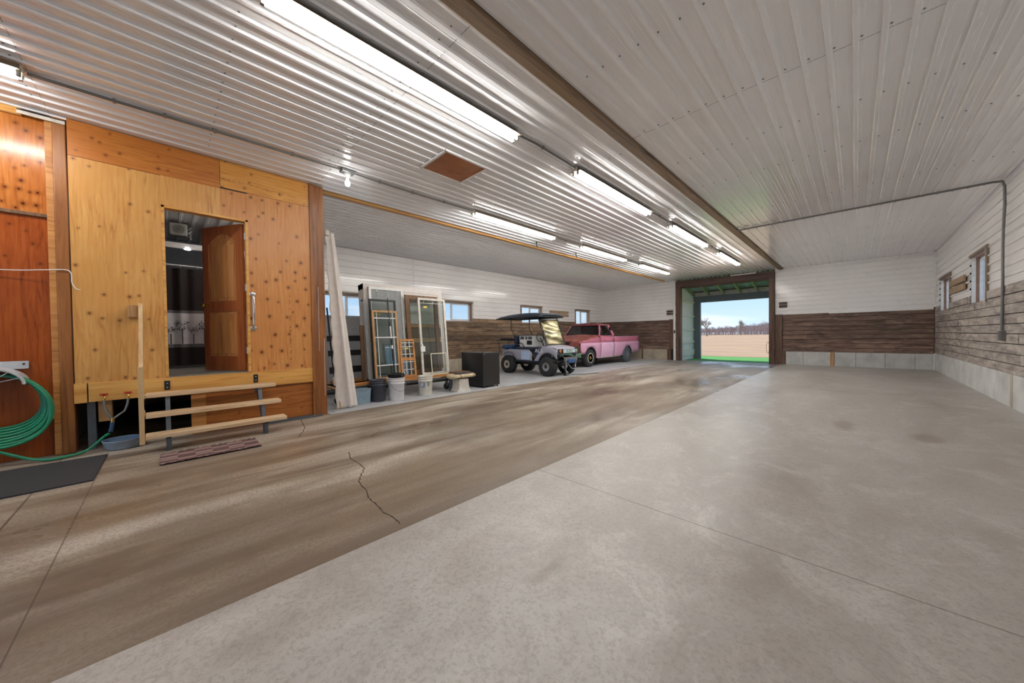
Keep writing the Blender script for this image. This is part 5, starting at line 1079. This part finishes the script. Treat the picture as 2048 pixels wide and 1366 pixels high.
# ---- golf buggy: nose towards +x
CO = (-7.25, 8.4, 0); ck = empty('golf_buggy', CO, 'lifted silver golf buggy with a dark roof and knobbly tyres, in front of the pickup', 'golf cart')
CY0, CY1 = 7.92, 8.88
for x, s in ((-6.42, 1), (-8.05, 1)):
    for y, sg in ((CY0+.02, -1), (CY1-.02, 1)): wheel(ck, CO, (x, y, .285), .285, .24, 'y', 'tyre', 'chrome', 'black', None, sg, True, .46)
def cside(y, sg):
    def ar(x, xc): d = abs(x-xc); return .30+math.sqrt(max(0, .36**2-d*d)) if d < .36 else 0
    # rear quarter and sill
    xs = [round(v, 3) for v in np.linspace(-8.40, -7.02, 30)]; rows = []
    for x in xs:
        bt = max(.42, ar(x, -8.05)+.02); tp_ = .77 if x > -8.0 else .77-.25*((-8.0-x)/.40)**1.6; tp_ = max(tp_, bt+.03)
        if x > -7.15: tp_ = .77-.9*(x+7.15)
        rows.append([Vector((x, y+sg*(.02*sin(pi*k/5)), bt+(tp_-bt)*k/5)) for k in range(6)])
    MB(CO).grid(rows).build('rear_quarter', 'silver_paint', ck, solid=.012)
    xs = [round(v, 3) for v in np.linspace(-6.92, -6.06, 24)]; rows = []
    for x in xs:
        bt = max(.42 if x < -6.6 else .52, ar(x, -6.42)+.02); tp_ = .86 if x > -6.62 else .86-(-6.62-x)*1.3
        if x > -6.3: tp_ = .86-.10*(x+6.3)/.24
        tp_ = max(tp_, bt+.03); rows.append([Vector((x, y+sg*(.02*sin(pi*k/5)), bt+(tp_-bt)*k/5)) for k in range(6)])
    MB(CO).grid(rows).build('front_fender', 'silver_paint', ck, solid=.012)
    MB(CO).box((-7.75, y-.015, .385), (-6.75, y+.015, .43)).build('rocker_strip', 'navy', ck, bevel=.004)
    MB(CO).box((-7.46, y+sg*.021, .46), (-7.10, y+sg*.026, .72)).build('bright_panel', 'bright_blue', ck)
cside(CY0, -1); cside(CY1, 1)
rows = []
for x, z in ((-6.75, .88), (-6.6, .905), (-6.45, .90), (-6.25, .875), (-6.12, .84), (-6.06, .80), (-6.05, .66)): rows.append([Vector((x, CY0+(CY1-CY0)*k/10, z-.03*abs(2*k/10-1)**4)) for k in range(11)])
MB(CO).grid(rows).build('front_cowl', 'silver_paint', ck, solid=.012)
MB(CO).box((-6.06, CY0+.02, .66), (-6.035, CY1-.02, .80)).build('nose_panel', 'black', ck, bevel=.006)
MB(CO).box((-6.035, CY0+.25, .68), (-6.02, CY1-.12, .79)).build('number_plate', 'plate', ck, bevel=.003)
textmesh('B 29 3', .11, (-6.018, (CY0+CY1)/2+.06, .735), (pi/2, 0, pi/2), 'steel_grey', ck, 'plate_lettering', .001)
for y in (CY0+.12, CY1-.04): MB(CO).lathe([(.05, -.02), (.055, .005), (.03, .02), (0, .022)], (-6.035, y, .73), 14, 'x').build('headlight', 'amber' if y < 8.4 else 'chrome', ck)
textmesh('AC6', .17, (-6.72, CY0-.035, .74), (pi/2, 0, 0), 'bucket_white', ck, 'painted_letters', .001)
MB(CO).box((-8.3, CY0+.03, .40), (-6.1, CY1-.03, .45)).build('floor_pan', 'black', ck)
MB(CO).box((-8.38, CY0+.02, .55), (-7.30, CY1-.02, .74)).build('rear_tub', 'silver_paint', ck, bevel=.02)
MB(CO).box((-7.72, CY0-.005, .76), (-7.0, CY1+.005, .845)).build('seat', 'navy', ck, bevel=.03)
MB(CO).box((-7.82, CY0-.0, .93), (-7.69, CY1+.0, 1.22)).build('backrest', 'navy', ck, bevel=.05)
m = MB(CO); 
for y in (CY0+.03, CY1-.03): m.tube([(-7.74, y, .78), (-7.74, y, 1.0)], .012, 6).tube([(-7.70, y, 1.0), (-7.45, y, .95), (-7.35, y, .82)], .013, 6)
m.build('armrest', 'black', ck)
m = MB(CO)
for y in (CY0+.04, CY1-.04): m.tube([(-7.78, y, .9), (-7.80, y, 1.2), (-7.95, y, 1.42), (-7.95, y, 1.78)], .013, 8)
m.build('rear_roof_strut', 'black', ck)
m = MB(CO)
for y in (CY0+.03, CY1-.03): m.tube([(-6.47, y, .88), (-6.78, y, 1.74)], .015, 8)
m.build('front_roof_strut', 'black', ck)
rows = []
for x, dz, k in ((-8.55, -.02, .90), (-8.40, .035, .97), (-8.0, .085, 1.0), (-7.4, .105, 1.02), (-6.95, .095, 1.02), (-6.72, .06, 1.0), (-6.60, .02, .97)): rows.append([Vector((x, 8.4+a*.58*k, 1.765+(dz+.03)*(1-abs(a)**10))) for a in [-1, -.985, -.95, -.88, -.7, -.35, 0, .35, .7, .88, .95, .985, 1]])
MB(CO).grid(rows).build('roof', 'navy_roof', ck, solid=.022)
m = MB(CO); pts = [(-8.55, 7.86), (-8.4, 7.83), (-6.75, 7.81), (-6.6, 7.85)]; m.tube([(x, y, 1.765) for x, y in pts]+[(x, 16.8-y, 1.765) for x, y in pts[::-1]], .018, 6, True); m.build('roof_edge', 'black', ck)
g = [Vector((-6.455, CY0+.04, .92)), Vector((-6.455, CY1-.04, .92)), Vector((-6.745, CY1-.04, 1.68)), Vector((-6.745, CY0+.04, 1.68))]
rows = [[g[0].lerp(g[3], v).lerp(g[1].lerp(g[2], v), u)+Vector((.015*sin(v*17+u*5), 0, 0)) for u in np.linspace(0, 1, 12)] for v in np.linspace(0, 1, 26)]
MB(CO).grid(rows).build('windshield', 'windshield_cart', ck, solid=.004)
m = MB(CO); m.tube([g[0]+Vector((.02, 0, 0)), g[1]+Vector((.02, 0, 0)), g[2]+Vector((.02, 0, 0)), g[3]+Vector((.02, 0, 0))], .01, 6, True); m.build('windshield_frame', 'black', ck)
m = MB(CO); m.tube([(-6.75, 8.2, .85), (-6.92, 8.2, 1.12)], .018, 8).tube([(-6.93+.05*sin(a)*.0-.08*cos(a)*.4, 8.2+.16*sin(a), 1.13+.16*cos(a)*.8) for a in np.linspace(0, 2*pi, 20)], .012, 6, True); m.build('steering_wheel', 'black', ck)
m = MB(CO); m.tube([(-8.78, CY0+.1, 1.04), (-8.1, CY0+.1, 1.04), (-8.1, CY1-.1, 1.04), (-8.78, CY1-.1, 1.04)], .01, 6, True)
for x in (-8.62, -8.15):
    for y in (CY0+.1, CY1-.1): m.tube([(x, y, 1.04), (x+.06, y, .66)], .01, 6)
m.build('bag_rack', 'black', ck)
m = MB(CO); m.lathe([(0, -.10), (.16, -.09), (.27, -.03), (.29, .03), (.25, .08), (0, .10)], (-8.33, 8.4, .82), 22, sx=1.15, sy=1.4); m.build('rear_cushion', 'blue_seat', ck)
m = MB(CO); m.tube([(-8.05, CY0, .285), (-8.05, CY1, .285)], .04, 8).tube([(-6.42, CY0, .285), (-6.42, CY1, .285)], .03, 8).box((-8.5, 8.1, .30), (-6.0, 8.16, .38)).box((-8.5, 8.64, .30), (-6.0, 8.7, .38)).box((-7.6, 8.2, .30), (-7.1, 8.6, .42)); m.build('running_gear', 'black', ck)
m = MB(CO); m.box((-6.0, CY0+.25, .44), (-5.96, CY1-.1, .56)).box((-6.04, CY0+.3, .3), (-5.98, CY0+.36, .5)); m.build('front_bumper', 'chrome', ck, bevel=.01)
MB(CO).box((-6.06, CY0+.38, .38), (-5.93, CY1-.18, .50)).build('winch', 'blue_seat', ck, bevel=.02)
m = MB(CO); m.tube([(-6.42+.0, CY0+.16, .38), (-6.30, CY0+.2, .62)], .03, 8).tube([(-6.2, CY0+.15, .58), (-6.15, CY0+.12, .30)], .02, 8); m.build('suspension', 'black', ck)
m = MB(CO)
for k in range(26):
    u = k/25; p = Vector((-5.98+.05*sin(u*8), 8.05+.22*u, .62-.56*u)); a = Vector((.018, 0, 0)) if k % 2 else Vector((0, .018, 0)); m.tube([p-a, p+Vector((0, 0, .014)), p+a, p-Vector((0, 0, .014))], .005, 5, True)
m.build('chain', 'chrome', ck)
m = MB(CO); m.tube([(-6.0, 8.3, .40), (-5.93, 8.45, .22), (-5.95, 8.62, .20), (-6.0, 8.75, .36)], .012, 8); m.build('tow_loop', 'chrome', ck)
bo = (-6.12, 8.38, 0); t = empty('floor_jack', bo, 'black jack stand on the floor under the nose of the golf buggy', 'jack'); MB(bo).tube([(-6.12, 8.38, .02), (-6.12, 8.38, .36)], [.035, .028], 10).build('post', 'black', t); MB(bo).lathe([(.07, 0), (.07, .012), (.04, .02)], (-6.12, 8.38, .001), 16).build('base', 'black', t); MB(bo).tube([(-6.05, 8.35, .05), (-6.07, 8.3, .42)], .008, 6).build('lever', 'chrome', t)
o = MB((-5.7, 8.9, .01)).tube(smooth([Vector(p) for p in ((-6.05, 8.60, .012), (-5.95, 8.85, .01), (-5.80, 9.05, .01), (-5.74, 9.35, .01), (-5.66, 9.5, .01))]), .008, 6).build('loose_cable', 'black'); tag(o, 'thin dark cable lying on the floor in front of the golf buggy', 'cable')
# loads on the buggy
bo = (-7.36, 8.35, .847); t = empty('appliance_box', bo, 'white boxy appliance with a dark window riding on the buggy seat', 'appliance')
MB(bo).box((-7.62, 8.0, .848), (-7.05, 8.7, 1.08)).build('case', 'white', t, bevel=.012)
MB(bo).box((-7.30, 7.99, .92), (-7.09, 8.0, 1.05)).build('dark_window', 'black_gloss', t, bevel=.004)
m = MB(bo); m.box((-7.60, 8.01, 1.08), (-7.42, 8.68, 1.17)).box((-7.38, 8.01, 1.08), (-7.28, 8.68, 1.17)).box((-7.26, 8.01, 1.08), (-7.08, 8.68, 1.17)); m.build('upper_crate', 'steel_grey', t, bevel=.008)
m = MB(bo)
for x in (-7.61, -7.41, -7.27, -7.07): m.box((x-.008, 7.995, 1.075), (x+.008, 8.69, 1.185))
m.box((-7.62, 7.995, 1.178), (-7.05, 8.69, 1.192)); m.build('white_slat', 'white', t)
o = MB((-8.45, 8.3, 1.06)).tube([(-8.75, 8.2, 1.072), (-8.68, 8.22, 1.085), (-8.3, 8.3, 1.09), (-8.12, 8.34, 1.078)], [.015, .035, .035, .015], 10).build('folded_umbrella', 'black'); tag(o, 'folded black umbrella lying across the rear rack of the buggy', 'umbrella')
bo = (-6.95, 8.1, .46); m = MB(bo); m.lathe([(.0, -.0), (.08, .0), (.09, .1), (.07, .22), (.075, .32), (0, .34)], (-6.87, 8.05, .452), 16, sx=1, sy=.8); o = m.build('blue_bag', 'blue_seat'); tag(o, 'crumpled blue bag on the footwell of the golf buggy', 'bag')
# ================================================================ TREES FAR AWAY
def tree(m, base, h, rnd, depth=5, spread=.55, r0=None):
    def br(p, d, l, r, k):
        q = p+d*l; m.bar(p, q, r*1.6, r*1.6, (.3, .8, .1))
        if k == 0: return
        for j in range(3 if k > 1 else 4):
            a = rnd.uniform(0, 2*pi); t = rnd.uniform(.35, .95)*spread; e = d.orthogonal().normalized(); e = (Matrix.Rotation(a, 3, d)@e); nd = (d*cos(t)+e*sin(t)+Vector((0, 0, .12))).normalized()
            br(p.lerp(q, rnd.uniform(.6, 1.)), nd, l*rnd.uniform(.6, .8), r*.58, k-1)
    br(Vector(base), Vector((rnd.uniform(-.05, .05), 0, 1)).normalized(), h*.24, r0 or h*.022, depth)
rnd = random.Random(21)
def gp(px, dist):     # ground point along the picture column px at distance dist
    p = at(px, 720, z=-.04); d = Vector((p.x, p.y, 0)).normalized(); return d*dist+Vector((0, 0, -.04))
for px, dist, h, lab in ((1414, 175, 12.5, 'large bare spreading tree left of centre on the far edge of the field'), (1392, 190, 11.5, 'bare tree at the left edge of the doorway view'), (1482, 240, 12.5, 'round-crowned bare tree rising above the middle of the far tree line')):
    b_ = gp(px, dist); m = MB(b_); tree(m, b_, h, rnd, 6, .75); tag(m.build('bare_tree', 'bark'), lab, 'tree')
m = MB(gp(1460, 260))
for i in range(330):
    px = 1384+164*i/330+rnd.uniform(-1, 1); base = gp(px, rnd.uniform(245, 330)); tree(m, base, (7.6+4.4*max(0, (px-1430)/120))*rnd.uniform(.75, 1.25), rnd, 4, .8, .10)
tag(m.build('tree_line', 'bark2'), 'low purple-brown line of bare woodland along the horizon beyond the field', 'trees', kind='stuff')
b_ = gp(1476, 230); tag(MB(b_).box(b_+Vector((-.08, -.08, -.0)), b_+Vector((.08, .08, 5.6))).build('white_mast', 'white'), 'small white mast standing before the far tree line', 'mast')
